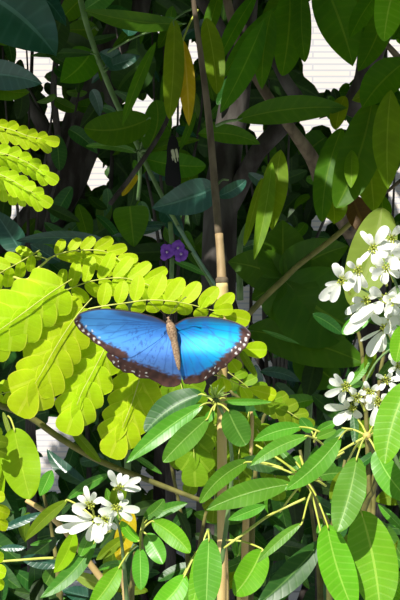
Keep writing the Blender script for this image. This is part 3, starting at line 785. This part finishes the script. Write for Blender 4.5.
def left_shrub():
    t = thing('flowering_shrub', ground_under(90, 820, .6), 'white-flowered shrub with green leaf whorls at the lower left', 'shrub')
    stem(t, [(141, 531, .545, 3), (142, 560, .56, 3), (130, 640, .59, 6)], 'olivestem')
    stem(t, [(114, 512, .54, 2.4), (122, 545, .56, 3), (130, 640, .59, 6)], 'greenstem', to_ground=False)
    c = (141, 531, .545)
    leaf(t, (140, 548), (141, 590), 17, 'gloss', .535, .53, 'ellip', pet=c, roll=0)
    leaf(t, (146, 534), (163, 564), 19, 'gloss', .54, .53, 'ellip', bow=-1, pet=c)
    leaf(t, (152, 521), (190, 553), 20, 'bright', .54, .53, 'ellip', bow=-3, pet=c)
    leaf(t, (139, 541), (121, 521), 11, 'bright', .53, .53, 'ellip', bow=-2, pet=c)
    leaf(t, (144, 518), (164, 499), 13, 'mid', .55, .55, 'ellip', bow=2, pet=c)
    leaf(t, (148, 519), (188, 503), 12, 'mid', .56, .56, 'lance', bow=-2, pet=c)
    leaf(t, (120, 566), (88, 610), 21, 'bright', .53, .52, 'lance', bow=-2, pet=(136, 545, .55))
    leaf(t, (96, 540), (40, 598), 17, 'mid', .55, .54, 'lance', bow=-5, pet=(112, 530, .55))
    leaf(t, (74, 531), (54, 573), 17, 'lime', .545, .545, 'lance', bow=-3, pet=(90, 524, .55))
    leaf(t, (92, 532), (80, 556), 12, 'gloss', .54, .54, 'oval', pet=(100, 528, .55))
    leaf(t, (132, 512), (118, 560), 20, 'yellow', .58, .58, 'ellip', label='yellowing leaf')
    leaf(t, (126, 536), (96, 560), 12, 'olive', .57, .57, 'lance')
    leaf(t, (68, 500), (25, 541), 13, 'olive', .57, .57, 'lance', bow=3, pet=(96, 520, .56))
    H = [((118, 488), [(109, 470, 7), (111, 482, 5), (120, 473, 6), (128, 475, 7), (141, 478, 7), (141, 489, 7), (122, 500, 6)]),
         ((97, 520), [(56, 518, 7), (55, 531, 9), (69, 533, 9), (88, 541, 10), (99, 543, 11), (72, 509, 6), (110, 530, 8)]),
         ((90, 505), [(72, 508, 9), (85, 486, 6), (78, 496, 7), (104, 498, 7), (95, 492, 6)]),
         ((116, 508), [(140, 510, 8), (132, 520, 8), (108, 521, 9), (98, 512, 7), (100, 500, 6), (128, 500, 7)]),
         ((106, 520), ring((106, 520), 13, 5, .6, w=7))]
    for i, (cc, tips) in enumerate(H):
        flower_head(t, cc, tips, .525+.005*(i % 3), 14, 'white' if i != 3 else 'whitish', stalk=(cc[0]+4, cc[1]+12))
left_shrub()

def left_low():
    t = thing('leafy_shrub', ground_under(-20, 820, .66), 'large yellow-green leaf with a leaf shadow, on a branch crossing the lower left', 'shrub')
    tube_px('branch', [(205, 502, .655, 4.5), (150, 481, .655, 5.5), (100, 461, .65, 6), (60, 438, .645, 6.5), (28, 416, .64, 6.5), (-10, 402, .64, 7)], M['olivestem'], t)
    stem(t, [(-10, 402, .64, 7), (-26, 500, .65, 8), (-24, 640, .66, 8)], 'olivestem')
    leaf(t, (14, 428), (30, 499), 38, 'lime', .60, .59, 'ellip', bow=1, pet=(8, 416, .63), roll=6, fold=.12)
    leaf(t, (-4, 430), (2, 502), 12, 'lime', .60, .60, 'lance')
    leaf(t, (10, 434), (3, 412), 5, 'pale', .61, .61, 'strap', name='leaf')
    leaf(t, (72, 428), (101, 462), 10, 'olive', .645, .64, 'strap', bow=1, roll=30)
    leaf(t, (88, 484), (47, 449), 15, 'blue', .70, .72, 'lance', bow=-5)
    leaf(t, (104, 458), (80, 462), 14, 'blue', .70, .70, 'oval')
    leaf(t, (130, 452), (162, 474), 6, 'mid', .65, .65, 'strap')
    leaf(t, (110, 474), (66, 500), 11, 'mid', .66, .66, 'lance', bow=2)
    leaf(t, (52, 470), (40, 496), 14, 'gloss', .72, .72, 'lance')
left_low()

def low_tan():
    t = thing('leafy_shrub', ground_under(160, 900, .7), 'low shrub with a slanting tan stem and dark leaves, bottom left', 'shrub')
    tube_px('stem', [(26, 500, .64, 4.5), (48, 514, .64, 5.5), (66, 532, .645, 6), (84, 556, .645, 6.5), (104, 582, .65, 7)], M['tan'], t)
    stem(t, [(104, 582, .65, 7), (130, 640, .67, 8)], 'tan')
    tube_px('twig', [(-6, 562, .66, 2.2), (20, 560, .66, 2.4), (56, 558, .655, 2.6), (90, 562, .65, 2.6)], M['petiole'], t)
    for b, tt, w, m in (((30, 545), (52, 540), 5, 'mid'), ((2, 604), (0, 560), 14, 'deep'), ((14, 570), (60, 605), 16, 'deep'), ((60, 565), (20, 558), 14, 'blue'), ((110, 590), (70, 572), 13, 'pale'),
                        ((0, 530), (44, 512), 9, 'blue'), ((0, 548), (26, 548), 7, 'blue'), ((60, 600), (10, 590), 13, 'dark'), ((100, 600), (62, 590), 16, 'blue'), ((128, 590), (92, 575), 15, 'olive')):
        leaf(t, b, tt, w, m, R.uniform(.66, .72))
low_tan()

# ------------------------------------------------------------------ dark plants of the middle ground
def trunk_tree():
    D = 1.45
    t = thing('tree', ground_under(-60, 400, D), 'dark leaning tree trunk crossing the upper left behind the leaves', 'tree')
    stem(t, [(150, -120, D, 40), (137, -20, D, 36), (124, 36, D, 42), (101, 92, D, 47), (80, 140, D, 44), (60, 190, D, 42), (34, 228, D, 41), (0, 262, D, 42), (-40, 320, D, 48)], 'bark', 16, .08, name='trunk')
    tube_px('branch', [(12, 78, D-.1, 8), (26, 100, D-.06, 11), (42, 126, D-.04, 13), (54, 160, D-.02, 15), (56, 192, D, 16)], M['bark'], t, 10, .06)
    tube_px('branch', [(66, -20, D-.15, 5), (56, 60, D-.12, 6), (54, 100, D-.1, 7), (62, 160, D-.04, 8)], M['bark'], t, 8, .05)
    tube_px('branch', [(0, 240, D-.1, 8), (30, 236, D-.05, 9), (70, 250, D-.02, 11), (120, 276, D, 12)], M['bark'], t, 8, .05)
    tube_px('branch', [(30, 90, D, 3), (44, 116, D, 4), (55, 140, D-.02, 5)], M['bark'], t, 8, .05)
    return t
TREE_A = trunk_tree()

def hanging_tree():
    D = 1.15
    t = thing('tree', ground_under(215, 700, D), 'dark forked tree with long drooping green leaves across the top right', 'tree')
    stem(t, [(252, -80, D, 26), (244, 20, D, 26), (236, 90, D, 28), (226, 160, D, 32), (220, 220, D, 34), (216, 420, D, 38)], 'bark', 14, .08, name='trunk')
    tube_px('branch', [(270, 50, D-.1, 9), (284, 78, D-.1, 12), (298, 104, D-.08, 15), (284, 124, D-.06, 17), (258, 152, D-.04, 18), (240, 184, D-.01, 20), (224, 214, D, 22)], M['bark'], t, 12, .08)
    tube_px('branch', [(222, -20, .9, 9), (240, 50, .92, 9), (256, 78, .92, 9), (272, 102, .93, 10), (292, 130, .95, 11), (312, 158, .98, 14), (326, 190, 1.02, 18), (352, 230, 1.08, 22)], M['twig'], t, 10, .05)
    tube_px('branch', [(352, 230, 1.08, 22), (372, 270, 1.12, 26), (372, 360, 1.14, 28)], M['bark'], t, 10, .06)
    tube_px('branch', [(348, 112, 1.0, 20), (364, 84, .98, 24), (372, 50, .96, 26), (386, 10, .95, 26), (392, -60, .95, 26)], M['bark'], t, 10, .06)
    tube_px('branch', [(378, 36, .80, 5), (390, 48, .80, 6), (404, 64, .81, 7)], M['twig'], t, 8, .04)
    tube_px('branch', [(352, 192, .9, 3), (378, 196, .9, 3.5), (404, 178, .9, 4)], M['twig'], t, 8, .04)
    tube_px('branch', [(192, -10, .9, 12), (204, 4, .9, 13), (216, 22, .92, 13), (226, 40, .93, 12)], M['bark'], t, 10, .04)
    tube_px('twig', [(370, 80, .86, 3), (364, 140, .87, 3.4), (356, 190, .88, 3.6), (350, 230, .9, 4)], M['bark'], t, 8, .04)
    # drooping leaves: base, tip, width, colour, depth, bow
    for b, tt, w, m, d, bw in (
        ((206, 18), (217, 94), 21, 'olive', .78, -2), ((256, -6), (218, 62), 15, 'hang', .82, 2), ((280, 6), (221, 80), 17, 'hang', .80, 3), ((264, 20), (220, 113), 24, 'hang', .77, -2),
        ((272, 10), (262, 89), 21, 'hang', .78, 3), ((290, -12), (282, 76), 31, 'hang', .79, -3), ((302, -10), (305, 62), 19, 'hang', .78, 2), ((318, -30), (353, 66), 42, 'hang', .80, -3),
        ((378, -8), (350, 38), 19, 'hang', .77, 2), ((386, 2), (358, 71), 26, 'hang', .79, -4), ((404, -40), (384, 41), 31, 'bright', .70, 3), ((352, -20), (345, 40), 28, 'hang', .83, 2),
        ((391, 90), (388, 189), 29, 'olive', .78, 2), ((372, 102), (336, 208), 40, 'hang', .80, -5), ((342, 128), (322, 222), 24, 'hang', .83, 5), ((366, 140), (374, 212), 34, 'olive', .82, -1),
        ((352, 150), (351, 188), 14, 'olive', .79, 0), ((345, 96), (336, 130), 16, 'olive', .83, 2), ((408, 60), (362, 108), 34, 'hang', .80, 4), ((402, 70), (352, 100), 24, 'olive', .82, -3),
        ((281, 150), (272, 230), 25, 'olive', .76, 2), ((272, 162), (254, 260), 15, 'olive', .75, -2), ((262, 178), (244, 246), 9, 'olive', .765, 0),
        ((220, -10), (205, 40), 14, 'hang', .84, 0), ((330, 192), (334, 224), 26, 'olive', .84, -2), ((296, -20), (260, 40), 24, 'hang', .84, 0), ((382, 196), (384, 224), 16, 'hang', .86, 0)):
        leaf(t, b, tt, w*1.05, m, d, d-.015, R.choice(('lance', 'ellip')), bow=bw, fold=.25)
    leaf(t, (352, 196), (366, 233), 24, 'brownleaf', .86, .85, 'ellip', label='brown dead leaf')
    leaf(t, (382, 208), (350, 305), 46, 'pale', .80, .79, 'ellip', bow=-5)
    leaf(t, (236, 120), (347, 108), 27, 'hang', .84, .82, 'lance', bow=-5, pet=(216, 126, .85), petmat='greenstem', petw=3)
    leaf(t, (198, 134), (260, 144), 19, 'hang', .86, .85, 'lance', bow=-5)
    leaf(t, (196, 112), (180, 150), 8, 'hang', .9, .9)
    return t
TREE_B = hanging_tree()

def cane():
    t = thing('cane_stem', ground_under(222, 900, .70), 'slender brown jointed cane standing upright at the picture centre', 'stem')
    stem(t, [(188, -40, .74, 5), (196, 20, .735, 5.5), (204, 80, .73, 6.5), (210, 130, .725, 7.5), (215, 190, .72, 8), (219, 236, .71, 8)], 'twig', 10, .04, False)
    stem(t, [(219, 234, .71, 8.5), (221, 262, .705, 9), (222, 282, .70, 10)], 'cane', 10, .03, False)
    vs, fs = tube([P(222, 277, .70), P(222, 279, .70), P(222, 282, .70), P(222, 284, .70)], [.0040, .0052, .0052, .0042], 12, 2); link('joint', vs, fs, M['twig'], t)
    stem(t, [(222, 283, .70, 12.5), (223, 310, .70, 11.5), (222, 400, .70, 10), (222, 560, .70, 10)], 'tan', 10, .03)
cane()

def soft_plant():
    t = thing('broad_leaved_plant', ground_under(180, 900, 1.0), 'shaded plant with a pale green stem and broad leaves, upper left centre', 'plant')
    tube_px('stem', [(78, -12, .92, 6), (86, 22, .92, 6), (98, 58, .93, 6), (116, 102, .94, 6), (136, 142, .95, 5.5), (146, 164, .95, 5), (164, 200, .96, 4.5), (186, 240, .98, 4.5), (214, 288, .99, 4.5)], M['greenstem'], t, 8)
    stem(t, [(214, 288, .99, 4.5), (220, 420, 1.0, 6)], 'greenstem')
    tube_px('stem', [(139, 150, .95, 4), (140, 176, .96, 4), (138, 200, .97, 4)], M['greenstem'], t, 8)
    tube_px('stem', [(182, 66, .9, 4), (166, 122, .91, 4.5), (138, 167, .93, 5), (110, 204, .95, 5)], M['bark'], t, 8)
    A = (140, 152, .945)
    for b, tt, w, m, d, bw, p, sh in (
        ((184, 24), (84, 10), 19, 'hang', .88, -4, (98, 58, .93), 'lance'), ((156, 42), (122, 126), 12, 'hang', .82, 2, None, 'lance'), ((174, 20), (169, 119), 21, 'olive', .78, -2, (196, 8, .8), 'ellip'),
        ((150, 118), (84, 128), 34, 'hang', .90, -6, A, 'ellip'), ((146, 150), (156, 100), 30, 'hang', .93, 6, A, 'oval'), ((156, 62), (118, 90), 40, 'dark', .95, 6, None, 'oval'),
        ((120, 62), (100, 52), 20, 'blue', .93, 0, (104, 72, .93), 'ovate'), ((104, 68), (140, 56), 14, 'blue', .93, 0, (104, 72, .93), 'lance'),
        ((148, 152), (200, 140), 10, 'hang', .93, -3, A, 'lance'), ((136, 152), (86, 146), 8, 'mid', .92, 3, A, 'strap'), ((144, 158), (206, 166), 26, 'hang', .95, 3, A, 'ellip'),
        ((96, 60), (55, 34), 26, 'dark', .95, 0, (98, 64, .93), 'lance'), ((92, 50), (60, 82), 34, 'hang', .94, -3, (96, 54, .93), 'ovate'), ((94, 54), (30, 56), 9, 'dark', .90, 2, (98, 60, .93), 'lance'),
        ((84, 10), (120, -14), 20, 'mid', .95, 0, None, 'lance'), ((80, 0), (58, 22), 22, 'hang', .95, 0, None, 'ovate'), ((98, 30), (66, 30), 20, 'hang', .97, 0, (90, 30, .92), 'ellip'), ((140, 168), (122, 196), 9, 'yellow', 1.0, 0, A, 'ellip'),
        ((130, 22), (128, 36), 22, 'blue', .9, 0, None, 'heart'), ((140, 176), (134, 160), 8, 'hang', .98, 0, None, 'ellip')):
        leaf(t, b, tt, w, m, d, d-.01, sh, bow=bw, pet=p, petmat='greenstem')
    leaf(t, (183, 40), (189, 126), 17, 'yellow', .79, .77, 'lance', bow=-1, pet=(198, 10, .82), label='yellow dying leaf')
    leaf(t, (215, 188), (152, 208), 34, 'blue', .84, .83, 'ovate', bow=-2, pet=(228, 180, .9), petmat='greenstem')
    leaf(t, (218, 196), (246, 180), 14, 'blue', .86, .85, 'ellip', bow=2)
    leaf(t, (192, 186), (178, 150), 24, 'hang', .97, .97, 'oval')
soft_plant()

def corner_plant():
    t = thing('broad_leaved_plant', ground_under(-150, 700, .85), 'ribbed blue-green leaves hanging in the top left corner', 'plant')
    stem(t, [(-40, -10, .80, 6), (-70, 100, .82, 8), (-110, 400, .84, 10)], 'greenstem')
    leaf(t, (-30, -14), (56, 56), 74, 'blue', .74, .72, 'ovate', bow=-8, pet=(-60, 0, .8), petmat='greenstem', fold=.3, wave=.04)
    leaf(t, (24, -14), (66, 26), 22, 'blue', .75, .74, 'ovate', bow=-5)
    leaf(t, (-20, 74), (42, 84), 30, 'blue', .76, .75, 'ovate', bow=-3, pet=(-68, 90, .82), petmat='greenstem')
    leaf(t, (-12, 84), (30, 92), 22, 'hang', .77, .76, 'ovate', bow=3)
    leaf(t, (-10, 30), (16, 38), 22, 'hang', .77, .77, 'ellip')
    leaf(t, (64, 14), (48, 56), 24, 'dark', .80, .80, 'ellip')
corner_plant()

def strap_plant():
    t = thing('broad_leaved_plant', ground_under(120, 900, 1.02), 'shaded plant with long blue-green strap leaves above the fronds', 'plant')
    stem(t, [(136, 214, .95, 4), (134, 262, .97, 5), (128, 400, 1.0, 7)], 'greenstem')
    tube_px('stem', [(170, 222, .93, 5), (172, 250, .94, 5), (171, 290, .96, 5)], M['greenstem'], t, 8)
    leaf(t, (110, 242), (16, 241), 14, 'blue', .90, .89, 'lance', bow=4, pet=(132, 256, .97), petmat='greenstem')
    leaf(t, (130, 206), (134, 247), 36, 'hang', .91, .91, 'heart', bow=0)
    leaf(t, (192, 252), (108, 256), 18, 'dark', .92, .91, 'lance', bow=2)
    leaf(t, (162, 228), (112, 236), 8, 'blue', .94, .94, 'lance'); leaf(t, (140, 226), (166, 224), 8, 'blue', .95, .95, 'lance')
    leaf(t, (60, 262), (30, 244), 16, 'blue', .95, .95, 'lance'); leaf(t, (174, 262), (206, 276), 7, 'mid', .93, .93, 'lance', bow=-2)
    leaf(t, (20, 250), (-6, 210), 26, 'blue', 1.0, 1.0, 'ovate'); leaf(t, (44, 205), (80, 222), 12, 'dark', .98, .98)
    # stem crossing behind the purple flower
    tube_px('stem', [(178, 226, .90, 3.4), (194, 252, .92, 3.4), (216, 286, .95, 3.4)], M['tealstem'], t, 8)
strap_plant()

def purple_flower():
    D = .89
    t = thing('purple_flower', P(172, 290, D), 'small purple flower with a pale centre, above the feathery fronds', 'flower')
    tube_px('stem', [(172, 256, D, 3.6), (172, 274, D, 4), (171, 300, D+.01, 4)], M['greenstem'], t, 8)
    for cx, cy, k in ((167, 252, 0), (178, 248, 1), (181, 254, 2)):
        for i in range(6):
            a = i*6.283/6+k*.5
            sh = Sheet(); r = R.uniform(6.0, 9.5)
            sh.blade(P(cx, cy, D-.004), P(cx+math.cos(a)*r*.6, cy+math.sin(a)*r*.6, D-.010), P(cx+math.cos(a)*r, cy+math.sin(a)*r, D-.006), 7*D/FPX, 'petal', 0, .2, .05, 8, 4)
            sh.build('petal', M['purple'], t)
        vs, fs = ball(P(cx, cy, D-.007), 1.4*D/FPX); link('flower_centre', vs, fs, M['lilac'], t)
purple_flower()

def lobed_plant():
    t = thing('lobed_leaf_plant', ground_under(250, 900, .98), 'large dark lobed leaf on a slanting stem right of the cane', 'plant')
    tube_px('stem', [(366, 208, .86, 5), (336, 236, .87, 5.5), (300, 264, .88, 5.5), (284, 279, .885, 6), (262, 300, .89, 6), (240, 324, .90, 6)], M['olivestem'], t, 8)
    stem(t, [(240, 322, .90, 6), (240, 420, .95, 8)], 'olivestem')
    D = .90
    for tt, w, bw, sh in (((283, 220), 54, 0, 'ovate'), ((228, 262), 42, 3, 'ovate'), ((348, 246), 46, -4, 'ovate'), ((352, 328), 84, 4, 'ellip'), ((300, 330), 60, 0, 'ovate'), ((252, 300), 30, 0, 'ovate')):
        leaf(t, (284, 279), tt, w, 'lobed', D, D+.01, sh, bow=bw, name='leaf_lobe')
    leaf(t, (246, 330), (366, 364), 46, 'lobed', .93, .90, 'lance', bow=-5, pet=(240, 334, .93), petmat='greenstem')
    leaf(t, (318, 352), (306, 400), 20, 'dark', .94, .94, 'lance'); leaf(t, (300, 345), (340, 384), 44, 'lobed', .95, .94, 'lance', bow=4)
    leaf(t, (260, 372), (300, 382), 12, 'blue', .9, .9, 'lance', bow=-4); leaf(t, (262, 330), (300, 344), 5, 'mid', .86, .87, 'lance')
    tube_px('stem', [(262, 204, .95, 4), (241, 240, .95, 6), (240, 300, .96, 7)], M['greenstem'], t, 8)
    tube_px('stem', [(264, 262, .98, 4), (264, 320, .98, 4), (270, 420, .98, 4)], M['bark'], t, 8)
    tube_px('stem', [(314, 364, .97, 5), (310, 400, .97, 6), (306, 480, .99, 7)], M['greenstem'], t, 8)
lobed_plant()

def in_gap(x, y, k=1.0):
    for (cx, cy, rx, ry) in GAPS:
        if ((x-cx)/(rx*k))**2+((y-cy)/(ry*k))**2 < 1: return True
    return False
def undergrowth():
    r = random.Random(31)
    for (x0, x1, y0, y1, hx, n, label) in ((-30, 130, 470, 620, 60, 34, 'leafy undergrowth shrub below the white flowers at lower left'), (120, 262, 450, 620, 190, 36, 'leafy undergrowth shrub behind the bottom centre leaf'),
                                    (250, 420, 440, 620, 320, 50, 'leafy undergrowth shrub behind the yellow-stalked leaves'), (150, 330, 380, 470, 250, 16, 'leafy undergrowth shrub behind the shaded round leaflets'),
                                    (300, 420, 300, 450, 370, 16, 'leafy undergrowth shrub behind the white flower sprays')):
        D = .80
        t = thing('undergrowth_shrub', ground_under(hx, 800, D), label, 'shrub')
        stem(t, [(hx-20, y0+10, D, 3), (hx-6, (y0+y1)/2, D, 4), (hx, 640, D, 6)], 'olivestem')
        stem(t, [(hx+25, y0+20, D, 3), (hx+8, (y0+y1)/2+20, D, 4), (hx, 640, D, 6)], 'olivestem')
        made = 0; tries = 0
        while made < n and tries < 3000:
            tries += 1
            x, y = r.uniform(x0, x1), r.uniform(y0, y1); a = r.gauss(math.pi*.5, 1.0); l = r.uniform(26, 60); w = l*r.uniform(.22, .4)
            if any(in_gap(x+math.cos(a)*l*q/6-math.sin(a)*w*.4*k, y+math.sin(a)*l*q/6+math.cos(a)*w*.4*k, 1.0) for q in range(7) for k in (-1, 0, 1)): continue
            dd = r.uniform(.70, .90); made += 1
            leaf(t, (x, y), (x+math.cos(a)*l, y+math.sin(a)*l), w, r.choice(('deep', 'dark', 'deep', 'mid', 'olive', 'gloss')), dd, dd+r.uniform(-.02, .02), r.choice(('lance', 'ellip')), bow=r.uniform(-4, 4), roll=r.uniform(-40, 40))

# ------------------------------------------------------------------ background growth with the gaps the pale wall shows through
GAPS = [(26, 52, 8, 6), (44, 68, 8, 9), (6, 94, 7, 6), (22, 112, 8, 4), (94, 172, 6, 16), (48, 120, 4, 6), (62, 115, 3, 6), (136, 112, 6, 6), (150, 104, 4, 7),
        (168, 130, 6, 7), (181, 106, 4, 7), (186, 60, 5, 7), (195, 56, 4, 5), (158, 52, 4, 5), (328, 60, 26, 30), (313, 36, 8, 14), (314, 8, 5, 5), (390, 185, 14, 18), (388, 200, 12, 22), (258, 122, 6, 7), (248, 122, 4, 6),
        (254, 147, 6, 4), (308, 124, 6, 6), (330, 126, 8, 8), (360, 190, 5, 6), (352, 205, 7, 6), (136, 252, 3, 3), (148, 244, 3, 3), (160, 236, 4, 3), (110, 246, 4, 5), (16, 210, 6, 8), (228, 215, 4, 5),
        (212, 292, 8, 7), (248, 296, 16, 10), (252, 340, 10, 22), (270, 372, 12, 12), (254, 322, 8, 8), (300, 320, 10, 10), (296, 340, 8, 8), (50, 442, 13, 15), (66, 430, 7, 12), (48, 482, 9, 9), (100, 500, 4, 12), (145, 482, 14, 5), (176, 488, 14, 9), (184, 476, 5, 8),
        (168, 544, 11, 12), (82, 572, 6, 6), (74, 590, 10, 8), (232, 482, 10, 6), (282, 446, 9, 7), (330, 360, 5, 8), (304, 355, 5, 18), (300, 345, 6, 8), (205, 500, 5, 6),
        (388, 588, 8, 12), (378, 545, 6, 8), (292, 595, 8, 10), (318, 560, 5, 5), (145, 232, 8, 4), (320, 226, 8, 6), (344, 214, 6, 6), (360, 352, 9, 12), (380, 360, 9, 8), (12, 470, 3, 6), (98, 176, 7, 12), (392, 54, 6, 14)]
def in_gap(x, y, k=1.0):
    for (cx, cy, rx, ry) in GAPS:
        if ((x-cx)/(rx*k))**2+((y-cy)/(ry*k))**2 < 1: return True
    return False
BG = [ # x range, y range, depth, n, mats, name, label, lengths
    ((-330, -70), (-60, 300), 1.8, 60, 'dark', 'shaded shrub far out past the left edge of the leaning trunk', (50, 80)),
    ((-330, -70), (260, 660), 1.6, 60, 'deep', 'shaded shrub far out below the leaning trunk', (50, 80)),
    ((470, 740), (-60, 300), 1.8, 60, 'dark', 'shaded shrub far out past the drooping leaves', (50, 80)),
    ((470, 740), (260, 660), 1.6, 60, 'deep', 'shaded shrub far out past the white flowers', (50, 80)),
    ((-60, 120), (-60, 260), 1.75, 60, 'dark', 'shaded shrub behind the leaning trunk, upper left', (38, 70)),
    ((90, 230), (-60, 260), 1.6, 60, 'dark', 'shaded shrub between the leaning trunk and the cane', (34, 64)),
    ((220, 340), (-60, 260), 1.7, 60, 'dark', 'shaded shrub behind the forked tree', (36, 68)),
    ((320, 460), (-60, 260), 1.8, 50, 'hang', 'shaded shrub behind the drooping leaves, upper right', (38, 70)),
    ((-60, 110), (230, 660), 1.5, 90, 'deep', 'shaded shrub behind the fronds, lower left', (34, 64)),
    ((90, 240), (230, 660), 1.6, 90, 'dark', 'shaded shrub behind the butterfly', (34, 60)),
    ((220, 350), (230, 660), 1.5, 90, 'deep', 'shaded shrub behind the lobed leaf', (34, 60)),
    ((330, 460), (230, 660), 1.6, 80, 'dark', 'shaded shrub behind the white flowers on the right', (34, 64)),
]
def background():
    r = random.Random(77)
    for (x0, x1), (y0, y1), d, n, mat, label, (l0, l1) in BG:
        xc = (x0+x1)/2
        t = thing('background_shrub', ground_under(xc, 300, d), label, 'shrub', 'shaded shrubs in the background')
        for k in range(3):
            xx = x0+(x1-x0)*(k+.5)/3+r.uniform(-8, 8)
            if y0 < 0 and 296 < xx < 364: xx = 372
            if y0 < 0: pts = [(xx+r.uniform(-6, 6), -60, d, 3), (xx+r.uniform(-4, 4), 120, d, 4), (xx, 300, d, 6), (xc, 420, d, 8)]
            else: pts = [(xx+r.uniform(-20, 20), 240, d, 3), (xx+r.uniform(-10, 10), 380, d, 4), (xx, 520, d, 6), (xc, 660, d, 8)]
            stem(t, pts, 'bark', 8, .05, True, 'stem')
        sh = Sheet()
        for (num, f0, f1, dz, spread) in ((n*2, 1, 1, 0, .22), (n*3, .75, .9, .55, .15), (n*4, .28, .5, .25, .3)):
            made = 0; tries = 0
            while made < num and tries < num*25:
                tries += 1
                x, y = r.uniform(x0, x1), r.uniform(y0, y1); a = r.gauss(math.pi/2, 0.9); l = r.uniform(l0*f0, l1*f1); w = l*r.uniform(.32, .55)
                ex, ey = x+math.cos(a)*l, y+math.sin(a)*l
                bad = False
                for q in range(9):
                    s = q/8; pw = .5*w*prof('ellip', s)
                    for sd in (-1, 0, 1):
                        if in_gap(x+(ex-x)*s-math.sin(a)*pw*sd, y+(ey-y)*s+math.cos(a)*pw*sd, .9): bad = True; break
                    if bad: break
                if bad: continue
                dd = d+dz+r.uniform(-spread, spread)
                p0 = P(x, y, dd); p2 = P(ex, ey, dd+r.uniform(-.03, .03)); pm = (p0+p2)/2+Vector((0, -.012, .01))
                sh.blade(p0, pm, p2, w*dd/FPX, r.choice(('ellip', 'lance', 'ovate')), r.uniform(-.6, .6), .25, .03, 7, 4, rnd=r)
                made += 1
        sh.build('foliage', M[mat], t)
background()
undergrowth()
def middle_growth():
    r = random.Random(52)
    for (x0, x1, y0, y1, hx, n, label) in ((-20, 110, -10, 240, 30, 46, 'shaded bushy shrub among the trunk and branches, upper left'), (100, 230, -10, 240, 170, 50, 'shaded bushy shrub behind the black butterfly'),
                                    (225, 330, 60, 300, 280, 40, 'shaded bushy shrub among the branches of the forked tree'), (320, 410, 90, 330, 380, 26, 'shaded bushy shrub above the white flowers'),
                                    (225, 400, 290, 420, 320, 34, 'shaded bushy shrub below the lobed leaf')):
        D = 1.30
        t = thing('bushy_shrub', ground_under(hx, 800, D), label, 'shrub')
        tops = []
        for k in range(4):
            xx = x0+(x1-x0)*(k+.5)/4
            if 300 < xx < 358: xx = 364
            stem(t, [(xx+r.uniform(-5, 5), y0+20, D, 1.6), (xx*.7+hx*.3, (y0+y1)/2, D, 2.4), (hx+(k-1.5)*4, y1+60, D, 4)], 'bark', 6)
        made = 0; tries = 0
        while made < n and tries < 4000:
            tries += 1
            x, y = r.uniform(x0, x1), r.uniform(y0, y1); a = r.gauss(math.pi*.5, 1.1); l = r.uniform(14, 42); w = l*r.uniform(.22, .5)
            if any(in_gap(x+math.cos(a)*l*q/6-math.sin(a)*w*.4*k, y+math.sin(a)*l*q/6+math.cos(a)*w*.4*k, .7) for q in range(7) for k in (-1, 0, 1)): continue
            dd = r.uniform(1.05, 1.40); made += 1
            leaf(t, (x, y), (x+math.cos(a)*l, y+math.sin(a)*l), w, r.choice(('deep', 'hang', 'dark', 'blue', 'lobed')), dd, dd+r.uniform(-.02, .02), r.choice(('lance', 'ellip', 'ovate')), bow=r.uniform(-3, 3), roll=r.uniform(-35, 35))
middle_growth()

def canopy():
    """leafy crowns of the two trees, above and behind the view: they shade the middle ground"""
    r = random.Random(9)
    sh = {0: Sheet(), 1: Sheet()}
    for i in range(3400):
        x = r.uniform(-1.3, 1.3); d = r.uniform(.47, 2.7)
        h = .36*d+.13+r.uniform(0, .30)
        p = CAM+FWD*d+RGT*x+UPV*h
        a = r.uniform(0, 6.283); l = r.uniform(.12, .19)
        dv = Vector((math.cos(a), math.sin(a), -r.uniform(.1, .6))).normalized()*l
        sh[0 if x < -.15 else 1].blade(p, p+dv*.5+Vector((0, 0, .01)), p+dv, l*r.uniform(.35, .5), 'ellip', r.uniform(-.4, .4), .2, 0, 6, 2, facing=Vector((r.uniform(-.3, .3), r.uniform(-.3, .3), 1)).normalized(), rnd=r)
    for k, t in ((0, TREE_A), (1, TREE_B)):
        o = sh[k].build('canopy', M['hang'], t)
        br = []
        top = P(150, -120, 1.45) if k == 0 else P(252, -80, 1.15)
        for j in range(7):
            x = (-1.1 if k == 0 else -.1)+j*(.16 if k == 0 else .2); d = .8+(j*0.37 % 1.6)
            e = CAM+FWD*d+RGT*x+UPV*(.36*d+.28)
            br.append(tube([top, (top+e)/2+Vector((0, 0, .08)), e], [.022, .014, .006], 8, 4, .05))
        V, F = join(*br); link('limbs', V, F, M['bark'], t)
canopy()

# ------------------------------------------------------------------ light
sun = bpy.data.lights.new('sun', 'SUN'); sun.energy = 7.4; sun.angle = math.radians(0.55); sun.color = (1, .96, .88)
so = bpy.data.objects.new('sun', sun); COL.objects.link(so)
SUN_DIR = Vector((-0.34, -0.55, 0.78)).normalized()     # towards the sun
so.rotation_euler = SUN_DIR.to_track_quat('Z', 'Y').to_euler(); so.location = (0, 0, 4)
w = bpy.data.worlds.new('sky'); S.world = w; w.use_nodes = True
N = w.node_tree.nodes; L = w.node_tree.links
bg = N['Background']; sk = N.new('ShaderNodeTexSky'); sk.sky_type = 'NISHITA'; sk.sun_disc = False
sk.sun_elevation = math.radians(52); sk.sun_rotation = math.radians(200); L.new(sk.outputs[0], bg.inputs[0]); bg.inputs[1].default_value = 0.06

cam = bpy.data.cameras.new('camera'); cam.sensor_fit = 'HORIZONTAL'; cam.sensor_width = 36; cam.lens = 36*FPX/400; cam.clip_start = 0.02
co = bpy.data.objects.new('camera', cam); COL.objects.link(co); co.location = CAM
co.rotation_euler = (math.radians(90)+PITCH, 0, 0); S.camera = co
S.view_settings.view_transform = 'Standard'; S.view_settings.look = 'None'; S.view_settings.exposure = 0.0; S.view_settings.gamma = 1.0
S.view_settings.use_curve_mapping = False
